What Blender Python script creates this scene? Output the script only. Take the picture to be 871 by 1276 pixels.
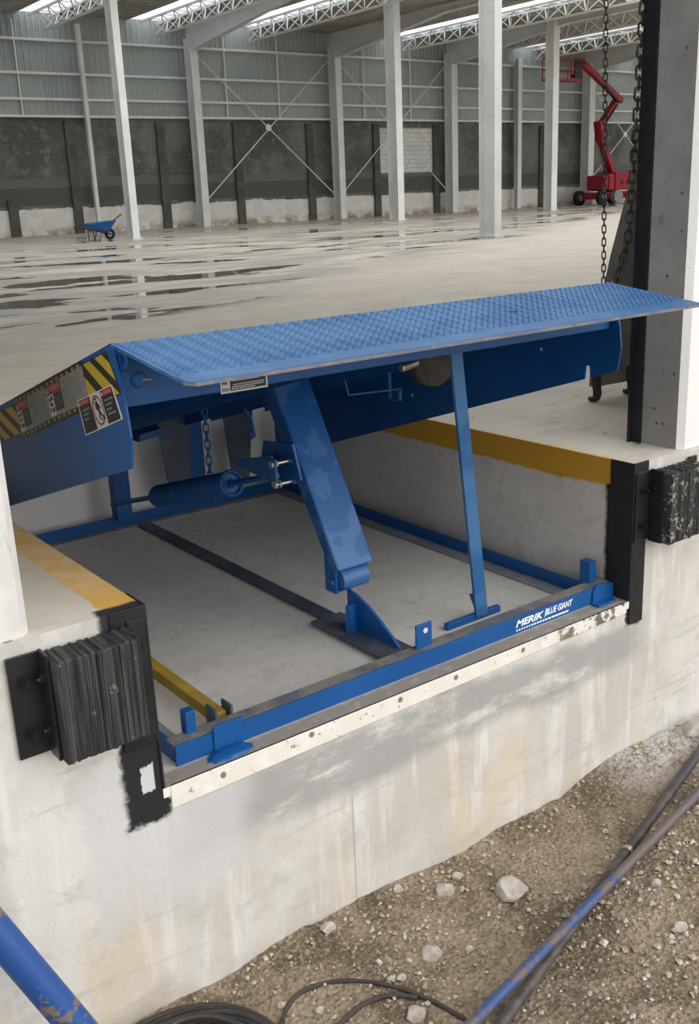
import bpy, bmesh, math, random
from mathutils import Vector, Matrix, noise
PI = math.pi
random.seed(7)
S = bpy.context.scene
COL = S.collection
for o in list(bpy.data.objects): bpy.data.objects.remove(o)

# ---------------------------------------------------------------- camera, world, sun, exposure
cam = bpy.data.cameras.new('camera'); camo = bpy.data.objects.new('camera', cam); COL.objects.link(camo)
CAM = Vector((-1.018, -2.331, 1.0))
def cam_rows(yaw, pitch, roll):
    fw = Vector((math.sin(yaw)*math.cos(pitch), math.cos(yaw)*math.cos(pitch), -math.sin(pitch)))
    r = fw.cross(Vector((0, 0, 1))).normalized(); d = fw.cross(r)
    c, s = math.cos(roll), math.sin(roll)
    return c*r + s*d, -s*r + c*d, fw
RX, DN, FW = cam_rows(.6318, .3004, .0432)
camo.matrix_world = Matrix(((RX.x, -DN.x, -FW.x, CAM.x), (RX.y, -DN.y, -FW.y, CAM.y), (RX.z, -DN.z, -FW.z, CAM.z), (0, 0, 0, 1)))
cam.sensor_fit = 'VERTICAL'; cam.sensor_height = 36; cam.lens = 1262.17/1276*36
cam.clip_start = .05; cam.clip_end = 400
S.camera = camo
w = bpy.data.worlds.new('sky'); S.world = w; w.use_nodes = True
bg = w.node_tree.nodes['Background']; bg.inputs[0].default_value = (.985, .99, 1, 1); bg.inputs[1].default_value = 1.2
sun = bpy.data.lights.new('sun', 'SUN'); sun.energy = 1.6; sun.angle = math.radians(60); sun.color = (1, .98, .95)
suno = bpy.data.objects.new('sun', sun); COL.objects.link(suno)
suno.rotation_euler = Vector((-.45, .82, -.50)).to_track_quat('-Z', 'Y').to_euler()
S.view_settings.view_transform = 'Standard'; S.view_settings.look = 'None'
S.view_settings.exposure = 0.15; S.view_settings.gamma = 1; S.view_settings.use_curve_mapping = False

# ---------------------------------------------------------------- materials
class NT:
    def __init__(s, name):
        s.m = bpy.data.materials.new(name); s.m.use_nodes = True
        s.t = s.m.node_tree; s.b = s.t.nodes['Principled BSDF']; s.L = s.t.links
        s._p = None
    def n(s, typ, **k):
        x = s.t.nodes.new(typ)
        for a, v in k.items(): setattr(x, a, v)
        return x
    def put(s, sock, v):
        if hasattr(v, 'is_linked') or isinstance(v, bpy.types.NodeSocket): s.L.new(v, sock)
        elif isinstance(v, (tuple, list)) and len(v) == 3 and len(sock.default_value) == 4: sock.default_value = (*v, 1)
        else: sock.default_value = v
    def pos(s):
        if s._p is None: s._p = s.n('ShaderNodeNewGeometry')
        return s._p.outputs['Position']
    def obj(s): return s.n('ShaderNodeTexCoord').outputs['Object']
    def nrm(s): s.pos(); return s._p.outputs['Normal']
    def xyz(s, v):
        x = s.n('ShaderNodeSeparateXYZ'); s.put(x.inputs[0], v); return x.outputs
    def scale(s, v, sc, loc=(0, 0, 0)):
        m = s.n('ShaderNodeMapping'); s.put(m.inputs[0], v); m.inputs['Scale'].default_value = sc; m.inputs['Location'].default_value = loc
        return m.outputs[0]
    def noise(s, v, sc, det=5, rough=.6, dist=0):
        x = s.n('ShaderNodeTexNoise'); s.put(x.inputs['Vector'], v)
        x.inputs['Scale'].default_value = sc; x.inputs['Detail'].default_value = det
        x.inputs['Roughness'].default_value = rough; x.inputs['Distortion'].default_value = dist
        return x.outputs['Fac']
    def vor(s, v, sc, feat='F1'):
        x = s.n('ShaderNodeTexVoronoi', feature=feat); s.put(x.inputs['Vector'], v); x.inputs['Scale'].default_value = sc
        return x.outputs['Distance']
    def mr(s, v, a, b, c=0, d=1, smooth=True):
        x = s.n('ShaderNodeMapRange'); x.clamp = True
        if smooth: x.interpolation_type = 'SMOOTHSTEP'
        s.put(x.inputs[0], v)
        for i, q in enumerate((a, b, c, d)): x.inputs[i+1].default_value = q
        return x.outputs[0]
    def math(s, op, a, b=0.0, c=None):
        x = s.n('ShaderNodeMath', operation=op); s.put(x.inputs[0], a); s.put(x.inputs[1], b)
        if c is not None: s.put(x.inputs[2], c)
        return x.outputs[0]
    def mix(s, f, a, b, mode='MIX'):
        x = s.n('ShaderNodeMix', data_type='RGBA', blend_type=mode)
        s.put(x.inputs[0], f); s.put(x.inputs[6], a); s.put(x.inputs[7], b)
        return x.outputs[2]
    def bump(s, h, st=.3, dist=.01, nrm=None):
        x = s.n('ShaderNodeBump'); x.inputs['Strength'].default_value = st; x.inputs['Distance'].default_value = dist
        s.put(x.inputs['Height'], h)
        if nrm is not None: s.put(x.inputs['Normal'], nrm)
        return x.outputs[0]
    def done(s, col, rough=.6, metal=0., nrm=None, spec=None):
        s.put(s.b.inputs['Base Color'], col); s.put(s.b.inputs['Roughness'], rough); s.put(s.b.inputs['Metallic'], metal)
        if nrm is not None: s.put(s.b.inputs['Normal'], nrm)
        if spec is not None: s.put(s.b.inputs['Specular IOR Level'], spec)
        return s.m
M = {}
def simple(name, c1, c2=None, sc=8, rough=.6, metal=0., bump=0., th=(.4, .6), c3=None, sc3=40, th3=(.6, .7), obj=False, spec=None, bd=.004):
    t = NT(name); p = t.obj() if obj else t.pos()
    c = c1
    if c2: c = t.mix(t.mr(t.noise(p, sc), *th), c1, c2)
    if c3: c = t.mix(t.mr(t.noise(p, sc3), *th3), c, c3)
    nr = t.bump(t.noise(p, sc*6), bump, bd) if bump else None
    M[name] = t.done(c, rough, metal, nr, spec); return M[name]

BLUE = (.004, .074, .255)
simple('blue_paint', BLUE, (.006, .084, .28), 5, .42, 0, .06, spec=.4)
simple('blue_deck', (.024, .105, .265), (.05, .15, .32), 4, .5, 0, .05, spec=.35)
simple('arm_blue', (.005, .080, .27), (.034, .122, .31), 7, .42, 0, 0, (.5, .56), spec=.4)
simple('edge_steel', (.22, .20, .18), (.12, .14, .19), 14, .5, .3)
simple('strip_steel', (.06, .075, .11), (.10, .11, .135), 6, .55, .2)
simple('dusty_flange', (.25, .25, .26), (.18, .19, .22), 12, .8)
simple('beam_dust', (.20, .18, .155), (.10, .11, .13), 9, .8, 0, .2, (.42, .62), c3=(.03, .12, .33), sc3=25, th3=(.62, .68))
simple('yellow_bar', (.40, .26, .025), (.30, .20, .03), 9, .6)
simple('yellow_paint', (.62, .38, .035), (.50, .30, .03), 9, .6)
simple('black_steel', (.010, .011, .013), (.016, .017, .02), 12, .38, 0, .05)
simple('black_rough', (.008, .008, .009), (.014, .014, .015), 14, .6, 0, .2)
simple('bolt_dark', (.03, .03, .033), None, rough=.35, metal=.6)
simple('bolt_steel', (.45, .42, .36), None, rough=.35, metal=.8)
simple('hook_iron', (.03, .025, .02), (.06, .045, .03), 20, .6, .3, .2)
simple('chain_iron', (.035, .032, .03), (.09, .08, .07), 30, .45, .6)
simple('plate_grey', (.22, .205, .175), (.15, .14, .12), 3, .75, .0, .2)
simple('rust_dark', (.028, .019, .014), (.05, .03, .018), 14, .7, .0, .2)
simple('white_steel', (.80, .80, .785), (.73, .73, .715), 1.2, .5)
simple('lift_red', (.36, .006, .020), (.28, .006, .02), 2, .4)
simple('lift_grey', (.25, .26, .27), None, rough=.5)
simple('tyre', (.012, .012, .012), None, rough=.8)
simple('barrow_blue', (.01, .10, .32), None, rough=.45)
simple('barrow_frame', (.03, .022, .02), (.08, .03, .02), 20, .6)
simple('sticker_white', (.62, .62, .60), None, rough=.5)
simple('sticker_grey', (.30, .30, .285), (.24, .24, .23), 60, .5)
simple('sticker_line', (.17, .17, .16), None, rough=.5)
simple('sticker_black', (.012, .011, .011), None, rough=.45)
simple('sticker_yellow', (.50, .36, .018), None, rough=.45)
simple('sticker_olive', (.26, .24, .05), None, rough=.5)
simple('sticker_red', (.30, .012, .018), None, rough=.45)
simple('sticker_pink', (.55, .48, .46), None, rough=.5)
simple('sticker_text', (.16, .17, .16), None, rough=.5)
simple('sticker_head', (.62, .42, .36), None, rough=.5)
simple('paint_white', (.85, .87, .88), None, rough=.5)
simple('rock', (.50, .46, .40), (.36, .32, .27), 14, .9, 0, .6, obj=True)
simple('hose_black', (.028, .026, .026), (.05, .04, .034), 12, .55, 0, .1)
simple('coil_rust', (.03, .028, .028), (.10, .052, .028), 9, .5, .2, .1, (.52, .68))

# scuffed poles
def pole_mat(name, a, b, lo, hi, rust):
    t = NT(name); p = t.pos()
    n = t.math('ADD', t.noise(p, 14, 6, .7), t.math('MULTIPLY', t.noise(p, 3, 2), .6))
    if name == 'pole_blue': n = t.math('ADD', n, t.math('MULTIPLY', t.mr(t.xyz(p)[0], 1.1, 1.6), .16))
    c = t.mix(t.mr(n, lo, hi), a, b)
    c = t.mix(t.mr(t.noise(p, 60, 3), .6, .7), c, rust)
    M[name] = t.done(c, .5, .0, t.bump(t.noise(p, 50), .2, .003))
pole_mat('pole_blue', (.03, .07, .20), (.12, .095, .085), .74, .86, (.16, .15, .16))
pole_mat('pole_rust', (.045, .036, .032), (.10, .085, .075), .72, .95, (.02, .05, .16))
pole_mat('prop_blue', (.010, .065, .25), (.17, .125, .10), .835, .875, (.03, .08, .25))

# rubber pads: laminated vertical plies
t = NT('rubber'); p = t.obj()
lam = t.noise(t.scale(p, (120, 6, 2.6)), 1, 4, .65, .5)
c = t.mix(t.mr(lam, .40, .62), (.013, .013, .013), (.062, .061, .058))
c = t.mix(t.mr(t.noise(p, 26, 3), .66, .72), c, (.16, .155, .14))
M['rubber'] = t.done(c, .75, 0, t.bump(lam, .9, .012))
t = NT('rubber_worn'); p = t.obj()
lam = t.noise(t.scale(p, (95, 4, 2.2), (3, 1, 2)), 1, 3, .6, .4)
c = t.mix(t.mr(lam, .38, .62), (.008, .008, .008), (.045, .045, .045))
c = t.mix(t.mr(t.noise(p, 42, 4, .7), .57, .62), c, (.36, .34, .28))
M['rubber_worn'] = t.done(c, .75, 0, t.bump(lam, .9, .012))

# dock concrete (floor tops, dock face, pit) with the painted yellow edges
def concrete(name, kind):
    t = NT(name); p = t.pos(); x, y, z = t.xyz(p); nx, ny, nz = t.xyz(t.nrm())
    n1 = t.noise(p, 1.3, 6, .65); n2 = t.noise(p, 7, 6, .65, .4); n3 = t.noise(p, 45, 4, .7)
    if kind == 'floor':
        c = t.mix(t.mr(n1, .35, .65), (.56, .505, .42), (.64, .585, .495))
        c = t.mix(t.mr(n2, .58, .75), c, (.50, .46, .40))
        c = t.mix(t.math('MULTIPLY', t.mr(t.noise(t.scale(p, (.6, 2.4, 1)), 4, 6, .75), .52, .68), .6), c, (.37, .34, .30))
        c = t.mix(t.mr(t.vor(p, 5), .05, .09, .8, 0), c, (.16, .15, .135))
        c = t.mix(t.mr(n3, .70, .74), c, (.60, .57, .52))
        # slab far inside: damp, with standing water
        wetzone = t.mr(t.math('ADD', t.math('ADD', t.math('MULTIPLY', x, -.63), y), t.math('MULTIPLY', t.noise(p, .30, 3), 3)), 4.8, 6.8)
        st = t.noise(t.scale(p, (.30, .62, 1), (1.7, .4, 0)), 1.0, 4, .55, .5)
        pud = t.math('MULTIPLY', t.mr(st, .555, .575), wetzone)
        damp = t.math('MULTIPLY', t.mr(t.noise(t.scale(p, (.45, 1.5, 1), (4, 2, 0)), 1.0, 7, .75, .9), .40, .56), wetzone)
        c = t.mix(t.math('MULTIPLY', damp, .62), c, (.20, .195, .185))
        c = t.mix(t.math('MULTIPLY', pud, .75), c, (.07, .07, .068))
        rough = t.math('SUBTRACT', t.math('SUBTRACT', .75, t.math('MULTIPLY', damp, .30)), t.math('MULTIPLY', pud, .70))
        rough = t.math('MAXIMUM', rough, .03)
        # painted curbs beside the pit
        wob = t.math('MULTIPLY', t.math('SUBTRACT', t.noise(p, 22, 4, .7), .5), .03)
        left = t.math('MULTIPLY', t.mr(t.math('ADD', x, wob), -.104, -.096), t.mr(x, .02, .021, 1, 0))
        left = t.math('MULTIPLY', left, t.mr(t.math('ADD', y, t.math('MULTIPLY', wob, 1.6)), .03, .045))
        right = t.math('MULTIPLY', t.mr(t.math('ADD', x, t.math('MULTIPLY', wob, .5)), 2.042, 2.052, 1, 0), t.mr(x, 2.0, 2.001))
        right = t.math('MULTIPLY', right, t.mr(y, .10, .12))
        edge = t.math('MULTIPLY', t.math('ADD', left, right), t.mr(y, 2.4, 2.42, 1, 0))
        yel = t.mix(t.mr(t.noise(p, 9, 6, .7), .42, .62), (.74, .54, .31), (.68, .43, .16))
        yel = t.mix(t.mr(y, .06, .3, 0, .7), (.62, .36, .08), yel)
        c = t.mix(edge, c, yel)
        # slab edge facing out of the dock
        c = t.mix(t.mr(nz, .5, .7, 1, 0), c, t.mix(t.mr(n2, .4, .6), (.64, .62, .58), (.50, .48, .44)))
        bl = t.math('MULTIPLY', t.mr(t.math('ADD', x, wob), -.135, -.115), t.mr(x, .05, .06, 1, 0))
        bl = t.math('MULTIPLY', bl, t.mr(t.math('ADD', y, wob), .035, .05, 1, 0))
        c = t.mix(bl, c, (.02, .02, .022))
        yb = t.math('MULTIPLY', t.mr(nx, -.7, -.5, 1, 0), t.mr(y, .10, .115))
        c = t.mix(t.math('MULTIPLY', yb, t.mr(x, 2.02, 2.03, 1, 1)), c, (.52, .27, .02))
        nr = t.bump(t.math('ADD', n3, t.math('MULTIPLY', n2, 2)), .25, .004)
        b2 = nr
        M[name] = t.done(c, rough, 0, None)
        # ripple-free normals on standing water
        t.b.inputs['Specular IOR Level'].default_value = .5
    elif kind == 'face':
        sv = t.noise(t.scale(p, (9, 9, .7)), 1, 6, .7, .3)
        c = t.mix(t.mr(n1, .38, .62), (.50, .475, .43), (.64, .62, .58))
        c = t.mix(t.math('MULTIPLY', t.mr(sv, .50, .66), .6), c, (.74, .725, .70))
        c = t.mix(t.math('MULTIPLY', t.mr(n2, .50, .68), .5), c, (.43, .41, .38))
        hs = t.noise(t.scale(p, (1.5, 1.5, 14), (2, 1, 5)), 1, 6, .75, .5)
        c = t.mix(t.math('MULTIPLY', t.mr(hs, .56, .64), .45), c, (.40, .39, .375))
        # form band under the sill: greyer paste in broken strokes
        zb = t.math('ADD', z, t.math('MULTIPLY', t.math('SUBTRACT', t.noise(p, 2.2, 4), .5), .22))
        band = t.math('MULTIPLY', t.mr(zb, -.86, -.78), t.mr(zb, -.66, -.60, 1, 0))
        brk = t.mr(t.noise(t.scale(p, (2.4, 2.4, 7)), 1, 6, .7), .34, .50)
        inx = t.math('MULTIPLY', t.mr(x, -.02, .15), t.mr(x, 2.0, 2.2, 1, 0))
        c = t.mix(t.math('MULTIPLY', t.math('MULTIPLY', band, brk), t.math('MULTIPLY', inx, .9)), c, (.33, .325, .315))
        # smooth skim-coat patch by the near corner
        pn = t.math('MULTIPLY', t.math('SUBTRACT', t.noise(p, 3.5, 4), .5), .22)
        pat = t.math('MULTIPLY', t.mr(t.math('ADD', x, pn), -.26, -.20), t.mr(t.math('ADD', x, pn), .20, .34, 1, 0))
        pat = t.math('MULTIPLY', pat, t.math('MULTIPLY', t.mr(t.math('ADD', z, pn), -.98, -.90), t.mr(t.math('ADD', z, pn), -.45, -.34, 1, 0)))
        c = t.mix(t.math('MULTIPLY', pat, .75), c, (.555, .55, .55))
        # ochre stains low down
        low = t.math('MULTIPLY', t.mr(t.noise(t.scale(p, (3, 3, 1.3)), 1, 5, .65), .46, .66), t.mr(z, -.75, -1.0))
        c = t.mix(t.math('MULTIPLY', low, .55), c, (.58, .47, .30))
        c = t.mix(t.mr(n3, .66, .72), c, (.36, .34, .32))
        seam = t.math('MULTIPLY', t.math('MULTIPLY', t.mr(x, .644, .647), t.mr(x, .651, .654, 1, 0)), t.mr(z, -.84, -.86))
        c = t.mix(t.math('MULTIPLY', seam, .6), c, (.30, .29, .27))
        # overspray of black paint round the corner steel
        wob = t.math('MULTIPLY', t.math('SUBTRACT', t.noise(p, 16, 4, .7), .5), .07)
        xl = t.math('ADD', x, wob)
        bl = t.math('MULTIPLY', t.math('MULTIPLY', t.mr(xl, -.125, -.10), t.mr(xl, .010, .022, 1, 0)), t.mr(t.math('ADD', z, wob), -.655, -.635))
        flake = t.math('MULTIPLY', t.math('MULTIPLY', t.mr(xl, -.062, -.056), t.mr(x, -.024, -.018, 1, 0)), t.math('MULTIPLY', t.mr(t.math('ADD', z, wob), -.55, -.542), t.mr(t.math('ADD', z, wob), -.47, -.462, 1, 0)))
        c = t.mix(t.math('MULTIPLY', bl, t.mr(flake, 0, 1, 1, 0)), c, (.012, .012, .013))
        br = t.math('MULTIPLY', t.math('MULTIPLY', t.mr(xl, 2.0, 2.012), t.mr(xl, 2.10, 2.115, 1, 0)), t.mr(t.math('ADD', z, wob), -.67, -.65))
        c = t.mix(br, c, (.012, .012, .013))
        hgt = t.math('ADD', t.math('MULTIPLY', n2, 2), n3)
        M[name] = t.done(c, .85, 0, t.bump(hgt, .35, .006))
    else:   # pit
        c = t.mix(t.mr(n1, .35, .65), (.52, .495, .455), (.60, .575, .535))
        c = t.mix(t.math('MULTIPLY', t.mr(n2, .5, .7), .5), c, (.42, .40, .37))
        c = t.mix(t.math('MULTIPLY', t.mr(t.noise(p, 22, 6, .75), .5, .68), .5), c, (.38, .36, .335))
        c = t.mix(t.mr(n3, .66, .72), c, (.70, .67, .63))
        c = t.mix(t.math('MULTIPLY', t.mr(y, .06, .085, 1, 0), t.mr(t.noise(p, 18, 5, .7), .3, .5, .6, 1)), c, (.27, .24, .20))
        wob = t.math('MULTIPLY', t.math('SUBTRACT', t.noise(p, 12, 4, .7), .5), .05)
        # right-hand pit wall: yellow border and black paint by the corner
        wallr = t.math('MULTIPLY', t.mr(nx, -.7, -.5, 1, 0), t.mr(x, 2.0, 2.01))
        zz = t.math('ADD', z, t.math('MULTIPLY', wob, .8))
        yb = t.math('MULTIPLY', wallr, t.math('MULTIPLY', t.mr(zz, -.122, -.104), t.mr(y, .10, .115)))
        c = t.mix(yb, c, t.mix(t.mr(n2, .4, .65), (.55, .30, .015), (.46, .23, .012)))
        bl = t.math('MULTIPLY', wallr, t.mr(t.math('ADD', y, t.math('MULTIPLY', wob, .7)), .115, .14, 1, 0))
        c = t.mix(bl, c, (.012, .012, .013))
        c = t.mix(t.math('MULTIPLY', t.mr(ny, -.7, -.5, 1, 0), .9), c, (.84, .82, .78))  # rear pit wall lightened in colour to stand in for light reaching it
        M[name] = t.done(c, .85, 0, t.bump(t.math('ADD', t.math('MULTIPLY', n2, 2), n3), .3, .005))
concrete('floor_concrete', 'floor'); concrete('face_concrete', 'face'); concrete('pit_concrete', 'pit')

# white painted sill steel with rust specks
t = NT('sill_paint'); p = t.pos(); x, y, z = t.xyz(p)
c = t.mix(t.mr(t.noise(p, 10, 5, .7), .45, .65), (.74, .70, .62), (.80, .77, .72))
c = t.mix(t.mr(t.noise(p, 30, 4, .7), .62, .67), c, (.36, .22, .13))
pe = t.math('MULTIPLY', t.mr(t.noise(p, 9, 6, .75), .50, .54), t.mr(x, 1.45, 1.7))
c = t.mix(pe, c, (.16, .13, .105))
for sx, sz in ((.504, -.571), (.858, -.575), (1.104, -.577), (1.43, -.577), (.19, -.585)):
    dd = t.math('ADD', t.math('POWER', t.math('SUBTRACT', x, sx), 2), t.math('POWER', t.math('SUBTRACT', z, sz), 2))
    c = t.mix(t.mr(t.math('ADD', dd, t.math('MULTIPLY', t.noise(p, 60, 3), .00012)), .00010, .00022, .9, 0), c, (.20, .095, .05))
M['sill_paint'] = t.done(c, .75, 0, t.bump(t.noise(p, 40), .3, .003))
# concrete columns with blow-holes
t = NT('column_concrete'); p = t.pos(); nx, ny, nz = t.xyz(t.nrm())
c = t.mix(t.mr(t.noise(p, 2.2, 5, .6), .38, .62), (.25, .24, .225), (.32, .31, .29))
c = t.mix(t.mr(t.noise(p, 11, 5, .6), .58, .72), c, (.21, .20, .188))
hole = t.math('MULTIPLY', t.mr(t.vor(p, 20), .09, .17, 1, 0), t.mr(t.noise(p, 5, 2), .46, .54))
c = t.mix(hole, c, (.10, .095, .09))
c = t.mix(t.mr(ny, -.3, -.2, 1, 0), c, (.78, .775, .76))  # light from the front put into the colour: bright front, darkened sides
M['column_concrete'] = t.done(c, .85, 0, t.bump(t.math('SUBTRACT', t.noise(p, 30), hole), .3, .006))
t = NT('column_white'); p = t.pos()
c = t.mix(t.mr(t.noise(p, 5, 6, .65), .4, .65), (.62, .61, .59), (.72, .71, .69))
c = t.mix(t.mr(t.noise(t.scale(p, (1, 1, .2)), 12, 5, .7), .62, .7), c, (.52, .50, .47))
M['column_white'] = t.done(c, .8, 0, t.bump(t.noise(p, 25), .3, .005))
# block wall: dark plaster, white lower band, ragged border
t = NT('block_wall'); p = t.pos(); x, y, z = t.xyz(p)
br = t.n('ShaderNodeTexBrick'); cm = t.n('ShaderNodeCombineXYZ'); t.put(cm.inputs[0], x); t.put(cm.inputs[1], z)
t.put(br.inputs['Vector'], cm.outputs[0]); br.inputs['Scale'].default_value = 1
br.inputs['Brick Width'].default_value = .42; br.inputs['Row Height'].default_value = .22; br.inputs['Mortar Size'].default_value = .012
mort = br.outputs['Fac']
big = t.noise(t.scale(p, (.45, 1, .35)), 1, 4, .6); med = t.noise(p, 2.2, 5, .65)
c = t.mix(t.mr(big, .38, .62), (.105, .104, .096), (.20, .198, .182))
c = t.mix(t.math('MULTIPLY', t.mr(med, .5, .7), .7), c, (.27, .265, .245))
c = t.mix(t.math('MULTIPLY', mort, .35), c, (.04, .04, .038))
c = t.mix(t.math('MULTIPLY', t.mr(z, 1.95, 2.0), t.mr(z, 2.3, 2.35, 1, 0)), c, (.15, .148, .138))
c = t.mix(t.math('MULTIPLY', t.mr(z, 1.2, 1.25), t.mr(z, 1.92, 1.97, 1, 0)), c, (.10, .098, .092))
pan = t.math('MULTIPLY', t.math('MULTIPLY', t.mr(x, 34.25, 34.3), t.mr(x, 37.9, 37.95, 1, 0)), t.math('MULTIPLY', t.mr(z, 2.15, 2.2), t.mr(z, 4.4, 4.45, 1, 0)))
c = t.mix(pan, c, t.mix(t.math('MULTIPLY', mort, .9), t.mix(t.mr(med, .4, .6), (.66, .65, .62), (.78, .77, .74)), (.40, .39, .37)))
zr = t.math('ADD', z, t.math('MULTIPLY', t.math('SUBTRACT', t.noise(t.scale(p, (.8, 1, 2.5)), 1, 4, .7), .5), .35))
lowb = t.mr(zr, 1.06, 1.12, 1, 0)
wh = t.mix(t.mr(med, .4, .65), (.70, .68, .63), (.80, .78, .73))
wh = t.mix(t.math('MULTIPLY', t.mr(z, .45, .05), t.mr(t.noise(p, 1.3, 4, .7), .4, .6)), wh, (.34, .27, .18))
c = t.mix(lowb, c, wh)
M['block_wall'] = t.done(c, .9, 0, t.bump(mort, .2, .01))
simple('pillar_dark', (.085, .080, .072), (.12, .115, .104), 1.5, .9)
# ribbed cladding
t = NT('cladding'); p = t.pos(); x, y, z = t.xyz(p)
rib = t.math('PINGPONG', t.math('MULTIPLY', x, 1/.26), .5)
c = t.mix(t.mr(rib, .30, .44), (.325, .36, .345), (.41, .45, .43))
c = t.mix(t.math('MULTIPLY', t.mr(t.noise(t.scale(p, (.35, 1, .6)), 1, 2), .4, .6), .5), c, (.45, .49, .47))
M['cladding'] = t.done(c, .6, 0, t.bump(t.mr(rib, .2, .4), .8, .04))
t = NT('roof_sheet'); p = t.pos(); x, y, z = t.xyz(p)
rib = t.math('PINGPONG', t.math('MULTIPLY', y, 1/.5), .5)
c = t.mix(t.mr(t.noise(t.scale(p, (1.1, .5, 1)), 1, 6, .75), .40, .62), (.30, .28, .25), (.50, .47, .425))
c = t.mix(t.mr(rib, .1, .3, .35, 0), c, (.08, .075, .068))
M['roof_sheet'] = t.done(c, .7, 0, t.bump(t.mr(rib, .1, .4), .8, .05))
# translucent roof light sheet
m = bpy.data.materials.new('roof_light'); m.use_nodes = True; nt = m.node_tree
for n_ in list(nt.nodes):
    if n_.type == 'BSDF_PRINCIPLED': nt.nodes.remove(n_)
tl = nt.nodes.new('ShaderNodeBsdfTranslucent'); tl.inputs[0].default_value = (.93, .95, .96, 1)
tp = nt.nodes.new('ShaderNodeBsdfTransparent'); tp.inputs[0].default_value = (.9, .93, .95, 1)
mx = nt.nodes.new('ShaderNodeMixShader'); mx.inputs[0].default_value = .55
nt.links.new(tl.outputs[0], mx.inputs[1]); nt.links.new(tp.outputs[0], mx.inputs[2])
nt.links.new(mx.outputs[0], nt.nodes['Material Output'].inputs[0]); M['roof_light'] = m
# soil and gravel
t = NT('soil'); p = t.pos(); x, y, z = t.xyz(p)
n1 = t.noise(p, 3.2, 6, .7, .5); n3 = t.noise(p, 70, 4, .7); v = t.vor(p, 55)
c = t.mix(t.mr(n1, .36, .62), (.145, .105, .062), (.35, .275, .185))
c = t.mix(t.mr(n3, .52, .66), c, (.38, .33, .26))
c = t.mix(t.math('MULTIPLY', t.mr(n3, .36, .46, 1, 0), .7), c, (.09, .066, .044))
dust = t.math('MULTIPLY', t.mr(x, 1.75, 2.1), t.mr(y, -.30, -.10))
c = t.mix(t.math('MULTIPLY', dust, t.mr(t.noise(p, 25, 5, .7), .35, .55)), c, (.50, .48, .46))
M['soil'] = t.done(c, .95, 0, t.bump(t.math('ADD', n3, t.math('MULTIPLY', v, 1.2)), .9, .012))
simple('gravel', (.47, .40, .30), (.27, .21, .15), 9, .95, c3=(.55, .52, .46), sc3=24, th3=(.55, .6))

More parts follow.
